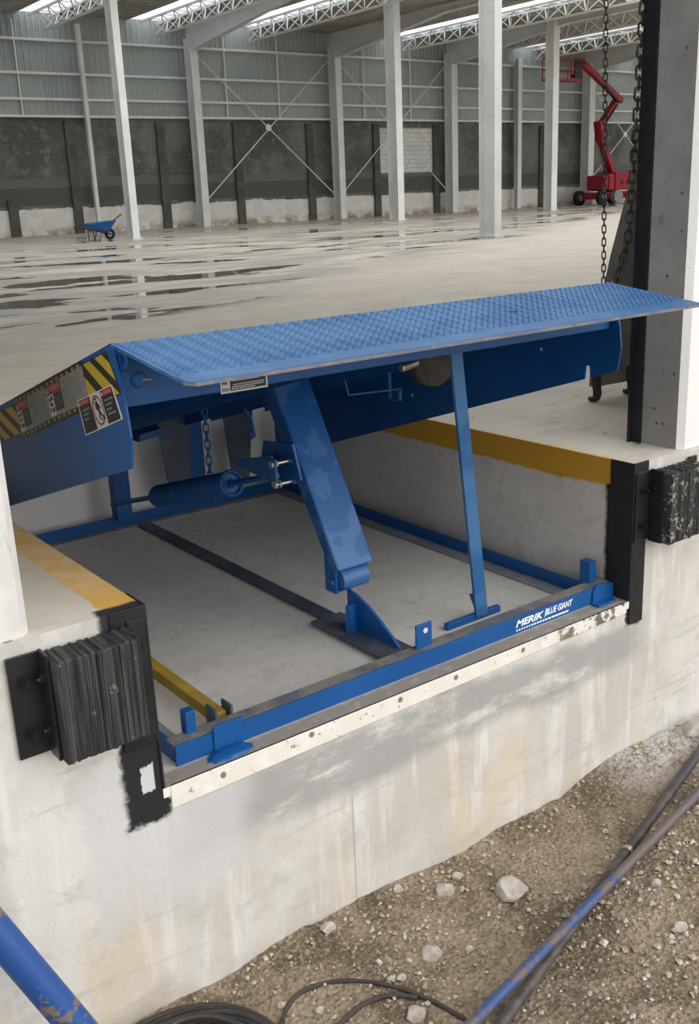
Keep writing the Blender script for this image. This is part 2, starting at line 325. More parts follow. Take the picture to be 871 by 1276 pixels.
# ---------------------------------------------------------------- mesh helpers (all in world metres)
class MB:
    def __init__(s): s.v = []; s.f = []; s.mi = []; s.k = 0
    def add(s, vs, fs, k=None):
        o = len(s.v); s.v += [Vector(v) for v in vs]; s.f += [[i+o for i in f] for f in fs]
        s.mi += [s.k if k is None else k]*len(fs); return s
    def box(s, x0, x1, y0, y1, z0, z1, mat=None):
        vs = [(x, y, z) for z in (z0, z1) for y in (y0, y1) for x in (x0, x1)]
        if mat is not None: vs = [mat @ Vector(v) for v in vs]
        return s.add(vs, [(0, 2, 3, 1), (4, 5, 7, 6), (0, 1, 5, 4), (2, 6, 7, 3), (0, 4, 6, 2), (1, 3, 7, 5)])
    def prism(s, pts, ax, a, b):
        """outline extruded along axis ax from a to b; pts are the two other coordinates in xyz order"""
        def P(p, q):
            l = list(p); l.insert(ax, q); return l
        n = len(pts)
        return s.add([P(p, a) for p in pts] + [P(p, b) for p in pts],
                     [list(range(n))[::-1], list(range(n, 2*n))] + [[i, (i+1) % n, n+(i+1) % n, n+i] for i in range(n)])
    def bar(s, a, b, wx, wy, up=(0, 0, 1)):
        a, b = Vector(a), Vector(b); d = (b-a).normalized(); u = Vector(up)
        if abs(d.dot(u)) > .98: u = Vector((0, 1, 0))
        r = d.cross(u).normalized()*wx/2; q = r.cross(d).normalized()*wy/2
        vs = [p + i*r + j*q for p in (a, b) for i, j in ((-1, -1), (1, -1), (1, 1), (-1, 1))]
        return s.add(vs, [(0, 1, 2, 3), (7, 6, 5, 4), (0, 4, 5, 1), (1, 5, 6, 2), (2, 6, 7, 3), (3, 7, 4, 0)])
    def tube(s, pts, r, n=10, closed=False, cap=True):
        pts = [Vector(p) for p in pts]; m = len(pts); rings = []; prev = None
        for i, p in enumerate(pts):
            if closed: d = pts[(i+1) % m] - pts[i-1]
            else: d = pts[min(i+1, m-1)] - pts[max(i-1, 0)]
            d.normalize()
            if prev is None:
                u = Vector((0, 0, 1)) if abs(d.z) < .9 else Vector((1, 0, 0))
                u = (u - d*u.dot(d)).normalized()
            else: u = (prev - d*prev.dot(d)).normalized()
            prev = u; vv = d.cross(u)
            rr = r[i] if isinstance(r, (list, tuple)) else r
            rings.append([p + rr*(math.cos(2*PI*k/n)*u + math.sin(2*PI*k/n)*vv) for k in range(n)])
        vs = [v for g in rings for v in g]; fs = []
        for i in range(m if closed else m-1):
            j = (i+1) % m
            for k in range(n): fs.append((i*n+k, i*n+(k+1) % n, j*n+(k+1) % n, j*n+k))
        if cap and not closed: fs += [list(range(n))[::-1], [(m-1)*n+k for k in range(n)]]
        return s.add(vs, fs)
    def cyl(s, a, b, r, n=20): return s.tube([a, b], r, n)
    def ring(s, c, axis, R, r, n=24, k=8):
        c = Vector(c); ax = Vector(axis).normalized(); u = ax.orthogonal().normalized(); v = ax.cross(u)
        return s.tube([c + R*(math.cos(2*PI*i/n)*u + math.sin(2*PI*i/n)*v) for i in range(n)], r, k, closed=True)
    def hexbolt(s, c, axis, R, h):
        c = Vector(c); return s.tube([c, c+Vector(axis).normalized()*h], R, 6)
    def build(s, name, mat, root=None, smooth=False, bevel=0., loc=None):
        me = bpy.data.meshes.new(name)
        org = Vector(loc) if loc is not None else (root['_org'] if False else (ORG[root.name] if root is not None else Vector((0, 0, 0))))
        me.from_pydata([tuple(v-org) for v in s.v], [], s.f)
        mats = mat if isinstance(mat, list) else [mat]
        for q in mats: me.materials.append(M[q])
        me.polygons.foreach_set('material_index', s.mi)
        bm = bmesh.new(); bm.from_mesh(me); bmesh.ops.recalc_face_normals(bm, faces=bm.faces); bm.to_mesh(me); bm.free()
        o = bpy.data.objects.new(name, me); COL.objects.link(o)
        ORG[o.name] = org
        if root is not None: o.parent = root
        else: o.location = org
        if bevel:
            b = o.modifiers.new('bevel', 'BEVEL'); b.width = bevel; b.segments = 2; b.limit_method = 'ANGLE'; b.angle_limit = math.radians(40)
        if smooth:
            me.shade_smooth()
            if hasattr(me, 'set_sharp_from_angle'): me.set_sharp_from_angle(angle=math.radians(40))
        return o
ORG = {}
def thing(name, label, cat, loc, group=None):
    o = bpy.data.objects.new(name, None); COL.objects.link(o); o.location = loc; ORG[o.name] = Vector(loc)
    return tag(o, label, cat, group)
def tag(o, label, cat, group=None):
    o['label'] = label; o['category'] = cat
    if group: o['group'] = group
    return o
def struct(o): o['kind'] = 'structure'; return o
def sub(mb_or, name, mat, part, **k):
    """a sub-part: shares its part's origin"""
    o = mb_or.build(name, mat, part, **k); return o

PW = 2.026; PZ = -.555; PD = 2.45            # pit width, floor level, depth
XW0, XW1, YB = -32., 78., 41.8               # warehouse extents

# ---------------------------------------------------------------- structure
f = MB()
f.box(XW0, 0, 0, PD, -.10, 0); f.box(PW, XW1, 0, PD, -.10, 0); f.box(XW0, XW1, PD, YB+.4, -.10, 0)
struct(f.build('floor', 'floor_concrete'))
b = MB(); b.box(-.0, PW, .021, PD, PZ-.15, PZ); b.box(0, PW, -.002, .021, PZ-.03, PZ); struct(b.build('floor_pit', 'pit_concrete'))
b = MB(); b.box(XW0, -.2, 0, .2, -1.6, -.10); b.box(-.2, 0, 0, .01, -1.6, -.10); b.box(PW, XW1, 0, .01, -1.6, -.10); b.box(0, PW, 0, .01, -1.6, -.556)
b2 = MB(); b2.prism([(XW0, -1.6), (XW1, -1.6), (XW1, -.10), (PW, -.10), (PW, PZ-.001), (0, PZ-.001), (0, -.10), (XW0, -.10)], 1, 0, .02)
struct(b2.build('wall_front', 'face_concrete'))
b = MB(); b.box(-.15, 0, .02, PD, PZ-.15, -.10); struct(b.build('wall_left', 'pit_concrete'))
b = MB(); b.box(PW, PW+.15, .02, PD, PZ-.15, -.10); struct(b.build('wall_right', 'pit_concrete'))
b = MB(); b.box(0, PW, PD, PD+.15, PZ-.15, -.10); struct(b.build('wall_rear', 'pit_concrete'))
b = MB(); b.box(XW0, XW1, YB, YB+.25, 0, 4.79); struct(b.build('wall_back', 'block_wall'))
b = MB(); b.box(XW0, XW1, YB-.05, YB+.05, 4.79, 8.9); struct(b.build('wall_cladding', 'cladding'))
b = MB(); b.box(XW0-.2, XW0, 0, YB, 0, 8.9); struct(b.build('wall_side', 'block_wall'))
b = MB(); b.box(XW1, XW1+.2, 0, YB, 0, 8.9); struct(b.build('wall_side', 'block_wall'))
b = MB(); b.box(-.80, 2.80, .12, .32, 4.6, 8.9); b.box(XW0, -.80, .12, .32, 0, 8.9); b.box(2.80, XW1, .12, .32, 0, 8.9); struct(b.build('wall_front_upper', 'cladding'))  # unseen front wall, closed beside the door to hold back side light
# roof: sheets with roof-light strips between them
RZ = 8.75
strips = [-24, -16, -8, 0, 6.6, 11.5, 16.4, 21.3, 26.0, 35.2, 45.0, 54, 62, 70]  # strips outside the range of the joists are added, unseen, for hall light
OY0, OY1 = 1.5, 27.0                          # roof gap left open out of view to light the hall floor
roof = MB(); xs = XW0; roof.box(XW0, XW1, .3, OY0, RZ, RZ+.1); roof.box(XW0, 3.5, OY0, OY1, RZ, RZ+.1)
for i, sx in enumerate(strips):
    roof.box(xs, sx-.8, OY1, YB+.3, RZ, RZ+.1); xs = sx+.8
    q = MB(); q.box(sx-.8, sx+.8, OY1, YB+.3, RZ+.04, RZ+.05); struct(q.build('window_%d' % (i+1), 'roof_light'))
roof.box(xs, XW1, OY1, YB+.3, RZ, RZ+.1)
struct(roof.build('ceiling', 'roof_sheet'))
# horizontal girts and pillars of the back wall
for i, gz in enumerate((4.80, 5.47, 6.47, 7.75)):
    b = MB(); b.box(XW0, XW1, YB-.22, YB-.05, gz-.05, gz+.05); struct(b.build('trim_%d' % (i+1), 'white_steel'))
for i, px in enumerate((-3, 1.2, 5.4, 10.0, 14.4, 17.25, 21.55, 25.55, 29.75, 33.98, 38.15, 42.4, 46.5, 55.2, 59.4)):
    top = 4.6 if i != 4 else 1.5
    b = MB(); b.box(px-.2, px+.2, YB-.14, YB, 0, top); struct(b.build('trim_%d' % (i+5), 'pillar_dark'))
k = 20
for px in (15.3, 19.9, 25.1, 28.0, 33.2, 36.3, 42.1):        # thin sag rods of the cladding
    b = MB(); b.box(px-.03, px+.03, YB-.20, YB-.15, 4.8, 8.5); struct(b.build('trim_%d' % k, 'white_steel')); k += 1
# sill steel along the pit front
b = MB(); b.prism([(.022, -.626), (2.008, -.600), (2.008, PZ), (.022, PZ)], 1, -.005, .006)
struct(b.build('trim_%d' % k, 'sill_paint', bevel=.002))

# ground outside
xsn = [-30, -12, -5, -2, -1.2] + [-.8 + .02*i for i in range(186)] + [3.4, 5, 9, 20, 60]
ysn = [-40, -18, -8, -4, -2.6, -2.0] + [-1.6 + .02*i for i in range(81)] + [.015]
def gz(x, y):
    z = -1.272
    z += .035*noise.noise(Vector((x*1.3, y*1.3, 3.1))) + .018*noise.noise(Vector((x*4, y*4, 9))) + .008*noise.noise(Vector((x*13, y*13, 1))) + .004*noise.noise(Vector((x*31, y*31, 5)))
    d = max(0, 1 - abs(y)/.22)
    z += .03*d*d*max(0, noise.noise(Vector((x*2.2, 0, 4)))+.2)
    z += .05*max(0, 1-((x-2.15)**2/.25+(y+.02)**2/.09)) - .05*max(0, -(y+.9))*.3
    return z
g = MB(); nx_, ny_ = len(xsn), len(ysn)
g.add([(x, y, gz(x, y)) for y in ysn for x in xsn], [(j*nx_+i, j*nx_+i+1, (j+1)*nx_+i+1, (j+1)*nx_+i) for j in range(ny_-1) for i in range(nx_-1)])
struct(g.build('ground', 'soil', smooth=True))

# ---------------------------------------------------------------- columns
def icolumn(cx, cy, w, d, z1, label, name='steel_column', base=True):
    r = thing(name, label, 'column', (cx, cy, 0), 'white steel columns of the hall')
    s_ = MB(); tf = .03
    s_.box(cx-w/2, cx+w/2, cy-d/2, cy-d/2+tf, 0, z1); s_.box(cx-w/2, cx+w/2, cy+d/2-tf, cy+d/2, 0, z1)
    s_.box(cx-.03, cx+.03, cy-d/2+tf, cy+d/2-tf, 0, z1)
    s_.build('shaft', 'white_steel', r)
    if base:
        q = MB(); q.box(cx-w*.7, cx+w*.7, cy-d*.62, cy+d*.62, 0, .03); q.build('base_plate', 'white_steel', r)
    return r
icolumn(16.2, 15.2, .22, .50, RZ, 'thickest and nearest of the white steel columns standing in mid floor')
icolumn(14.42, 30.4, .25, .44, RZ, 'white steel column standing beside the blue wheelbarrow')
icolumn(27.75, 32.6, .34, .62, RZ, 'white steel column in mid floor in front of the pale brick panel')
icolumn(38.6, 33.8, .40, .52, RZ, 'white steel column whose top hides part of the red lift basket')
WC = [(18.0, .16, .2, 'thin white steel wall post rising behind the blue wheelbarrow'),
      (23.15, .36, .6, 'white steel wall column under the deep haunch of the bent rafter'),
      (31.1, .36, .6, 'white steel wall column between the two cross bracings'),
      (38.8, .42, .6, 'white steel wall column just past the pale brick panel'),
      (44.1, .3, .3, 'thin white steel wall post between the thickest column and the lift basket'),
      (49.95, .5, .6, 'white steel wall column directly behind the red boom lift'),
      (57.3, .4, .6, 'white steel wall column glimpsed beyond the second hanging chain')]
for cx, w_, d_, lb in WC: icolumn(cx, YB-.3-d_/2, w_, d_, 8.1 if w_ > .2 else 8.4, lb, base=False)
# rafters with haunches
for cx, lb in ((23.15, 'white bent steel rafter with deep haunch, above the first wall column'),
               (31.1, 'shaded steel rafter with haunch, above the column between cross bracings'),
               (38.8, 'grey steel rafter with haunch, above the column past the pale brick panel'),
               (49.95, 'grey steel rafter above the wall column behind the red boom lift')):
    y0 = YB-.3
    s_ = MB(); s_.prism([(y0, 7.55), (y0-.62, 7.55), (y0-8.5, 8.38), (2, 8.38), (2, RZ-.03), (y0, RZ-.03)], 0, cx-.02, cx+.02)
    r = thing('roof_rafter', lb, 'rafter', (cx, y0, 7.55), 'rafters of the hall')
    s_.build('web', 'white_steel', r)
    fl = MB()
    for (a, b_) in (((y0-.62, 7.55), (y0-8.5, 8.38)), ((y0-8.5, 8.38), (2, 8.38))):
        fl.prism([a, b_, (b_[0], b_[1]+.03), (a[0], a[1]+.03)], 0, cx-.16, cx+.16)
    fl.build('flange', 'white_steel', r)
# open-web roof joists
JO = [(16.4, 'first'), (21.3, 'second'), (26.0, 'third'), (35.2, 'fourth'), (40.2, 'fifth'), (45.0, 'sixth')]
JL = {16.4: 'white lattice roof joist above the thin post behind the wheelbarrow',
      21.3: 'white lattice roof joist meeting the wall beside the bent rafter haunch',
      26.0: 'white lattice roof joist above the first cross bracing',
      35.2: 'white lattice roof joist above the pale brick panel',
      40.2: 'white lattice roof joist without a bright strip, above the red lift basket',
      45.0: 'white lattice roof joist nearest the red lift basket'}
for cx, _ in JO:
    r = thing('roof_joist', JL[cx], 'joist', (cx, YB-.3, 8.1), 'lattice roof joists')
    ya, yb_ = YB-.35, 2.0; zt, zb = 8.62, 8.02
    for sx in (-.45, .45):
        q = MB(); q.box(cx+sx-.035, cx+sx+.035, yb_, ya, zt-.04, zt+.04); q.build('top_chord', 'white_steel', r)
    q = MB(); q.box(cx-.045, cx+.045, yb_, ya-.5, zb-.04, zb+.04); q.build('bottom_chord', 'white_steel', r)
    q = MB(); y = ya-.5; 
    while y > 14:
        for sx in (-.45, .45):
            q.bar((cx, y, zb), (cx+sx, y-.55, zt), .045, .045); q.bar((cx+sx, y-.55, zt), (cx, y-1.1, zb), .045, .045)
        q.bar((cx-.45, y-.55, zt), (cx+.45, y-.55, zt), .045, .045)
        y -= 1.1
    q.build('lattice', 'white_steel', r)
# cross bracing rods
def brace(a, b_, c_, d_, lb):
    r = thing('cross_brace', lb, 'brace', (a[0], a[1], min(a[2], b_[2])), 'cross bracings on the back wall')
    for p_, q_ in ((a, b_), (c_, d_)):
        q = MB(); q.tube([p_, q_], .028, 6); q.build('rod', 'white_steel', r)
    q = MB(); m_ = (Vector(a)+Vector(b_))/2; q.tube([m_-Vector((0, .03, 0)), m_+Vector((0, .03, 0))], .16, 12); q.build('gusset', 'white_steel', r)
yb2 = YB-.45
brace((23.28, yb2, 7.6), (30.97, yb2, 1.15), (30.97, yb2, 7.6), (23.28, yb2, 1.0), 'thin crossed tie rods between the first and second wall columns')
brace((31.24, yb2, 7.6), (38.65, yb2, 1.1), (38.65, yb2, 7.6), (31.24, yb2, 1.1), 'thin crossed tie rods in front of the pale brick panel')
brace((50.15, yb2, 7.0), (57.15, yb2, 1.2), (57.15, yb2, 7.0), (50.15, yb2, 1.2), 'thin crossed tie rods behind the red boom lift')
# concrete door columns
b = MB(); b.prism([(-.80, .015), (-.315, .015), (-.295, .035), (-.295, .40), (-.80, .40)], 2, 0, 6.2)
tag(b.build('concrete_column', 'column_white', loc=(-.55, .2, 0)), 'rough whitish concrete column beside the warning stickers of the leveler', 'column')
b = MB(); b.prism([(2.316, .03), (2.34, -.005+.012), (2.80, .007), (2.80, .25), (2.316, .25)], 2, 0, 6.2)
tag(b.build('concrete_column', 'column_concrete', loc=(2.55, .15, 0)), 'pitted grey concrete column with a bright front, above the worn bumper', 'column')
r = thing('door_track', 'black steel door track fixed along the pitted grey concrete column', 'door track', (2.3, .23, 0))
b = MB(); b.box(2.304, 2.3155, .195, .25, 0, 6.0); b.build('back_flange', 'black_rough', r)
b = MB(); b.box(2.292, 2.304, .238, .25, 0, 6.0); b.build('guide_rib', 'black_steel', r)

# ---------------------------------------------------------------- dock leveler
lv = thing('dock_leveler', 'blue mechanical dock leveler raised and propped open over the concrete pit', 'dock leveler', (1.0, 1.2, PZ))
SL = .302
def dz(y): return .667 - SL*(y-.13)          # deck plane
LX0, LX1 = .048, 1.998; HY, HZ = .13, .668; FY, FZ = -.275, .612
ls = (HZ-FZ)/(HY-FY)
def lz(y): return HZ + ls*(y-HY)
def lozenges(mb, x0, x1, y0, y1, zf, slope, h=.0028, step=.034):
    j = 0; y = y0
    nrm = Vector((0, -slope, 1)).normalized()
    while y < y1:
        x = x0 + (step/2 if j % 2 else 0); i = 0
        while x < x1:
            a = PI/4 if (i+j) % 2 else -PI/4
            ca, sa = math.cos(a), math.sin(a); L_, W_ = .39*step, .15*step
            pts = [(L_, 0), (0, W_), (-L_, 0), (0, -W_)]
            base = [Vector((x+u*ca-v*sa, y+u*sa+v*ca, 0)) for u, v in pts]
            top = [Vector((x+.55*(u*ca-v*sa), y+.55*(u*sa+v*ca), 0)) for u, v in pts]
            for q in base: q.z = zf(q.y) - .0002
            for q in top: q.z = zf(q.y); q += nrm*h
            mb.add(base+top, [(4, 5, 6, 7), (0, 1, 5, 4), (1, 2, 6, 5), (2, 3, 7, 6), (3, 0, 4, 7)], 0)
            x += step; i += 1
        y += step/2; j += 1
lip = MB(); c_ = .022; th = .009
out = [(LX0, HY), (LX0, FY+c_), (LX0+c_, FY), (LX1-c_*.3, FY), (LX1, FY+c_*.3), (LX1, HY)]
n_ = len(out)
ta = .075                                      # bevelled leading edge
vs = [(x, y, lz(y)) for x, y in out] + [(x, y, lz(y)-th) for x, y in out]
lip.add(vs, [list(range(n_))[::-1]], 0); lip.add(vs, [list(range(n_, 2*n_))], 0)
lip.add(vs, [(i, (i+1) % n_, n_+(i+1) % n_, n_+i) for i in (0, 4, 5)], 0)
lip.add(vs, [(i, (i+1) % n_, n_+(i+1) % n_, n_+i) for i in (1, 2, 3)], 1)
lozenges(lip, LX0+.015, LX1-.012, FY+ta, HY-.008, lz, ls, .0024, .0245)
lipo = lip.build('lip_plate', ['blue_deck', 'edge_steel'], lv)
pr = MB(); pts = [(LX0+.012, FY+.004), (LX1-.004, FY+.004), (LX1-.004, FY+ta-.012), (LX0+.004, FY+ta-.012), (LX0+.004, FY+.02)]
pr.add([(x, y, lz(y)+.0012) for x, y in pts] + [(x, y, lz(y)-.001) for x, y in pts], [list(range(5))[::-1], list(range(5, 10))] + [(i, (i+1) % 5, 5+(i+1) % 5, 5+i) for i in range(5)])
pr.build('lip_bevel', 'blue_deck', lipo)
bh = MB(); bh.cyl((1.30, -.07, lz(-.07)), (1.30, -.07, lz(-.07)+.003), .011, 16); bh.build('lip_bolt', 'bolt_dark', lipo)
dk = MB(); DY0, DY1 = .13, 2.34
dk.add([(x, y, dz(y)-q) for q in (0, .012) for y in (DY0, DY1) for x in (LX0, LX1)], [(0, 1, 3, 2), (4, 6, 7, 5), (0, 4, 5, 1), (2, 3, 7, 6), (0, 2, 6, 4), (1, 5, 7, 3)])
lozenges(dk, LX0+.02, LX1-.015, DY0+.02, DY1-.02, dz, -SL, .0024, .03)
dk.build('deck_plate', 'blue_deck', lv)
hd = MB(); hd.box(LX0+.008, LX1-.012, .108, .122, .503, .655); hd.build('header_plate', 'blue_paint', lv, bevel=.002)
for i in range(7):
    x = LX0+.10 + i*(LX1-LX0-.2)/6
    q = MB(); q.tube([(x-.055, .118, .648), (x+.055, .118, .648)], .0185, 14); q.build('hinge_tube', 'blue_paint', lv, smooth=True)
q = MB(); q.ring((LX0+.012, .104, .628), (1, .4, 0), .022, .007); q.build('hinge_ring', 'blue_paint', lv, smooth=True)
q = MB(); q.ring((.105, .105, .570), (0, 1, 0), .017, .005); q.cyl((.105, .108, .570), (.105, .100, .570), .015, 16); q.build('pin_boss', 'blue_paint', lv, smooth=True)
q = MB(); q.tube([(.11, .100, .572), (.135, .094, .570)], .0045, 8); q.build('split_pin', 'bolt_steel', lv)
for i in range(6):
    x = .16 + i*.335
    if abs(x-1.05) < .12: x += .15
    q = MB(); q.prism([(.125, dz(.125)-.013), (2.30, dz(2.30)-.013), (2.30, dz(2.30)-.10), (.125, dz(.125)-.15)], 0, x-.004, x+.004)
    q.box(x, x+.05, .13, .14, dz(.13)-.14, dz(.13)-.02)
    q.build('deck_joist', 'blue_paint', lv)
q = MB(); q.box(LX0+.05, LX1-.05, 2.30, 2.345, -.06, -.02); q.build('rear_hinge_beam', 'blue_paint', lv)
# side skirts (toe guards)
def skirt(x0, x1, slot):
    s_ = MB(); bl = lambda y: .348 - .313*(y-.075)
    pts = [(.118, .672), (.072, .52), (.060, .433), (.075, bl(.075))]
    if slot: pts += [(.20, bl(.20)), (.205, bl(.2)+.045), (.222, bl(.2)+.045), (.227, bl(.227))]
    pts += [(2.30, bl(2.30)), (2.32, dz(2.32)+.004)]
    s_.prism(pts, 0, x0, x1)
    return s_
sk = skirt(.044, .050, False).build('toe_guard', 'blue_paint', lv)
sk2 = skirt(1.996, 2.002, True).build('toe_guard', 'blue_paint', lv)
for y_, z_ in ((.45, .395), (1.25, .11)):
    q = MB(); q.cyl((1.9955, y_, z_), (1.9935, y_, z_), .0065, 12); q.build('rivet', 'sticker_white', sk2)
# flat decals on the skirt: (u along the deck, v below the deck line)
SXF = .0438
def decal(mb, quad, lift, k=0):
    """quad of (y,z) on the skirt's outer face"""
    x = SXF - lift
    n = len(quad)
    mb.add([(x, y, z) for y, z in quad] + [(SXF-.0001, y, z) for y, z in quad], [list(range(n)), list(range(n, 2*n))[::-1]] + [(i, n+i, n+(i+1) % n, (i+1) % n) for i in range(n)], k)
def lerp(a, b, t): return (a[0]+(b[0]-a[0])*t, a[1]+(b[1]-a[1])*t)
def on(quad, u, v):            # quad TL TR BR BL
    return lerp(lerp(quad[0], quad[1], u), lerp(quad[3], quad[2], u), v)
def sq(quad, u0, u1, v0, v1): return [on(quad, u0, v0), on(quad, u1, v0), on(quad, u1, v1), on(quad, u0, v1)]
MATS = ['sticker_black', 'sticker_yellow', 'sticker_grey', 'sticker_red', 'sticker_white', 'sticker_line', 'sticker_olive', 'sticker_pink', 'sticker_text', 'sticker_head']
def hazard(quad, n, name):
    d = MB(); decal(d, quad, .0006, 0)
    for i in range(n):
        a = -.42 + i*(1.45/n)
        uv = [(a, 0), (a+.27, 0), (a+.27+.62, 1), (a+.62, 1)]
        # clip to unit u
        def clip(P, val, keep_less):
            o_ = []
            for j in range(len(P)):
                p, q = P[j], P[(j+1) % len(P)]
                ip = (p[0] <= val) if keep_less else (p[0] >= val); iq = (q[0] <= val) if keep_less else (q[0] >= val)
                if ip: o_.append(p)
                if ip != iq:
                    tt = (val-p[0])/(q[0]-p[0]); o_.append((val, p[1]+(q[1]-p[1])*tt))
            return o_
        uv = clip(clip(uv, .02, False), .98, True)
        if len(uv) > 2: decal(d, [on(quad, u, .03+.94*v) for u, v in uv], .0012, 1)
    o = d.build(name, MATS, sk); o['label'] = 'black and yellow striped warning sticker'; return o
hz1 = [(.330, .597), (.155, .648), (.085, .545), (.306, .476)]
hz2 = [(1.175, .338), (.930, .408), (.905, .312), (1.125, .247)]
hazard(hz2, 3, 'hazard_sticker'); hazard(hz1, 3, 'hazard_sticker')
def text_into(d, s_, quad, u0, v0, u1, v1, lift, k):
    """lettering laid along the quad between the two uv corners"""
    cu = bpy.data.curves.new('lettering', 'FONT'); cu.body = s_; cu.size = 1; cu.align_x = 'LEFT'
    ob = bpy.data.objects.new('lettering', cu); COL.objects.link(ob)
    bpy.context.view_layer.update()
    me = bpy.data.meshes.new_from_object(ob.evaluated_get(bpy.context.evaluated_depsgraph_get()))
    bpy.data.objects.remove(ob)
    X = [v.co.x for v in me.vertices]; Y = [v.co.y for v in me.vertices]
    x0, x1, y0, y1 = min(X), max(X), min(Y), max(Y)
    vs = []
    for v in me.vertices:
        u = u0+(u1-u0)*(v.co.x-x0)/(x1-x0); w_ = v1+(v0-v1)*(v.co.y-y0)/(y1-y0)
        y, z = on(quad, u, w_); vs.append((SXF-lift, y, z))
    d.add(vs, [list(p.vertices) for p in me.polygons], k); bpy.data.meshes.remove(me)
def notice(quad, head):
    d = MB(); decal(d, quad, .0006, 2)
    decal(d, sq(quad, .0, .40, .0, .30), .001, 3)
    text_into(d, head, quad, .10, .06, .37, .24, .0016, 9)
    decal(d, [on(quad, .02, .25), on(quad, .07, .25), on(quad, .045, .06)], .0016, 9)
    decal(d, sq(quad, .17, .40, .32, .86), .001, 0)
    decal(d, sq(quad, .01, .165, .32, .96), .001, 4)
    for a_, b_, c_, e_ in ((.03, .07, .40, .52), (.09, .14, .36, .50), (.05, .12, .56, .66), (.03, .06, .70, .84), (.09, .15, .72, .86)): decal(d, sq(quad, a_, b_, c_, e_), .0014, 0)
    for i in range(4): decal(d, sq(quad, .20, .36, .42+.1*i, .45+.1*i), .0014, 5)
    for i in range(9):
        decal(d, sq(quad, .45, .70+.03*(i % 3), .08+.095*i, .105+.095*i), .001, 5)
        decal(d, sq(quad, .76, .96-.03*(i % 2), .05+.095*i, .075+.095*i), .001, 5)
    o = d.build('warning_sticker', MATS, sk); o['label'] = 'grey warning notice with red heading'
    return o
nt1 = [(.930, .410), (.635, .495), (.612, .405), (.905, .312)]
nt2 = [(.635, .497), (.330, .592), (.306, .497), (.612, .405)]
notice(nt1, 'WARNING'); notice(nt2, 'WARNING')
d = MB(); decal(d, [(.935, .424), (.325, .608), (.300, .480), (.900, .296)], .0003, 0)
for base, dv in ((nt1, 1.02), (nt2, 1.02), (nt1, -.10), (nt2, -.10)):
    for i in range(7):
        decal(d, sq(base, .03+.14*i, .10+.14*i, dv, dv+.10), .0006, 6)
o = d.build('tape_edge', MATS, sk); o['label'] = 'dashed yellow and black tape border'
man = [(.392, .487), (.140, .563), (.094, .478), (.357, .392)]
d = MB(); decal(d, man, .0016, 4)
decal(d, sq(man, .025, .36, .03, .97), .0020, 0); decal(d, sq(man, .66, .975, .03, .97), .0020, 0)
decal(d, sq(man, .36, .66, .03, .97), .0020, 7)
for u0 in (.03, .665):
    decal(d, sq(man, u0, u0+.30, .04, .20), .0024, 3); text_into(d, 'WARNING', man, u0+.08, .07, u0+.28, .17, .0028, 9)
    decal(d, [on(man, u0+.01, .17), on(man, u0+.06, .17), on(man, u0+.035, .06)], .0028, 9)
    for i in range(4 if u0 > .5 else 3): decal(d, sq(man, u0+.05, u0+(.27, .22, .18, .25)[i], .30+.13*i, .36+.13*i), .0024, 8)
for rr in range(28):
    a0, a1 = 2*PI*rr/28, 2*PI*(rr+1)/28
    P = lambda a, s_: on(man, .51+.135*s_*math.cos(a), .5+.42*s_*math.sin(a))
    decal(d, [P(a0, 1), P(a1, 1), P(a1, .90), P(a0, .90)], .0026, 3 if False else 0)
def stroke(pts, wd, k=0):
    for (a_, b_) in zip(pts, pts[1:]):
        dx, dy = b_[0]-a_[0], b_[1]-a_[1]; L_ = math.hypot(dx, dy); nx, ny = -dy/L_*wd, dx/L_*wd
        decal(d, [on(man, a_[0]+nx, a_[1]+ny), on(man, b_[0]+nx, b_[1]+ny), on(man, b_[0]-nx, b_[1]-ny), on(man, a_[0]-nx, a_[1]-ny)], .0026, k)
stroke([(.50, .24), (.52, .44), (.53, .60)], .022); stroke([(.53, .58), (.60, .72), (.62, .80)], .015); stroke([(.52, .58), (.50, .72), (.56, .80)], .013); stroke([(.505, .30), (.56, .40), (.58, .46)], .011); stroke([(.50, .30), (.46, .40), (.48, .48)], .010)
stroke([(.50, .15), (.50, .21)], .024); stroke([(.43, .22), (.60, .80)], .010, 3)
o = d.build('person_sticker', MATS, sk); o['label'] = 'black, white and red notice with a crossed-out walking figure'

# header label
d = MB(); hy = .1072
def hq(mb, x0, x1, z0, z1, lift, k): mb.box(x0, x1, hy-lift, .1082, z0, z1); mb.mi[-6:] = [k]*6
hq(d, .345, .498, .497, .538, .0004, 4); hq(d, .375, .492, .502, .5355, .0008, 0); hq(d, .349, .372, .502, .512, .0008, 2)
d.k = 0; 
for i in range(6): hq(d, .350+.003*i, .353+.003*i, .520+.004*(i % 2), .530-.002*(i % 3), .0008, 0)
for zz, a_, b_ in ((.5295, .382, .47), (.5185, .385, .486), (.5125, .380, .484), (.5068, .380, .455)):
    x = a_
    while x < b_:
        wdt = random.uniform(.004, .010); hq(d, x, min(x+wdt, b_), zz-.0014, zz+.0014, .0012, 4); x += wdt+.0016
o = d.build('header_label', MATS, lv); o['label'] = 'small black and white instruction label'

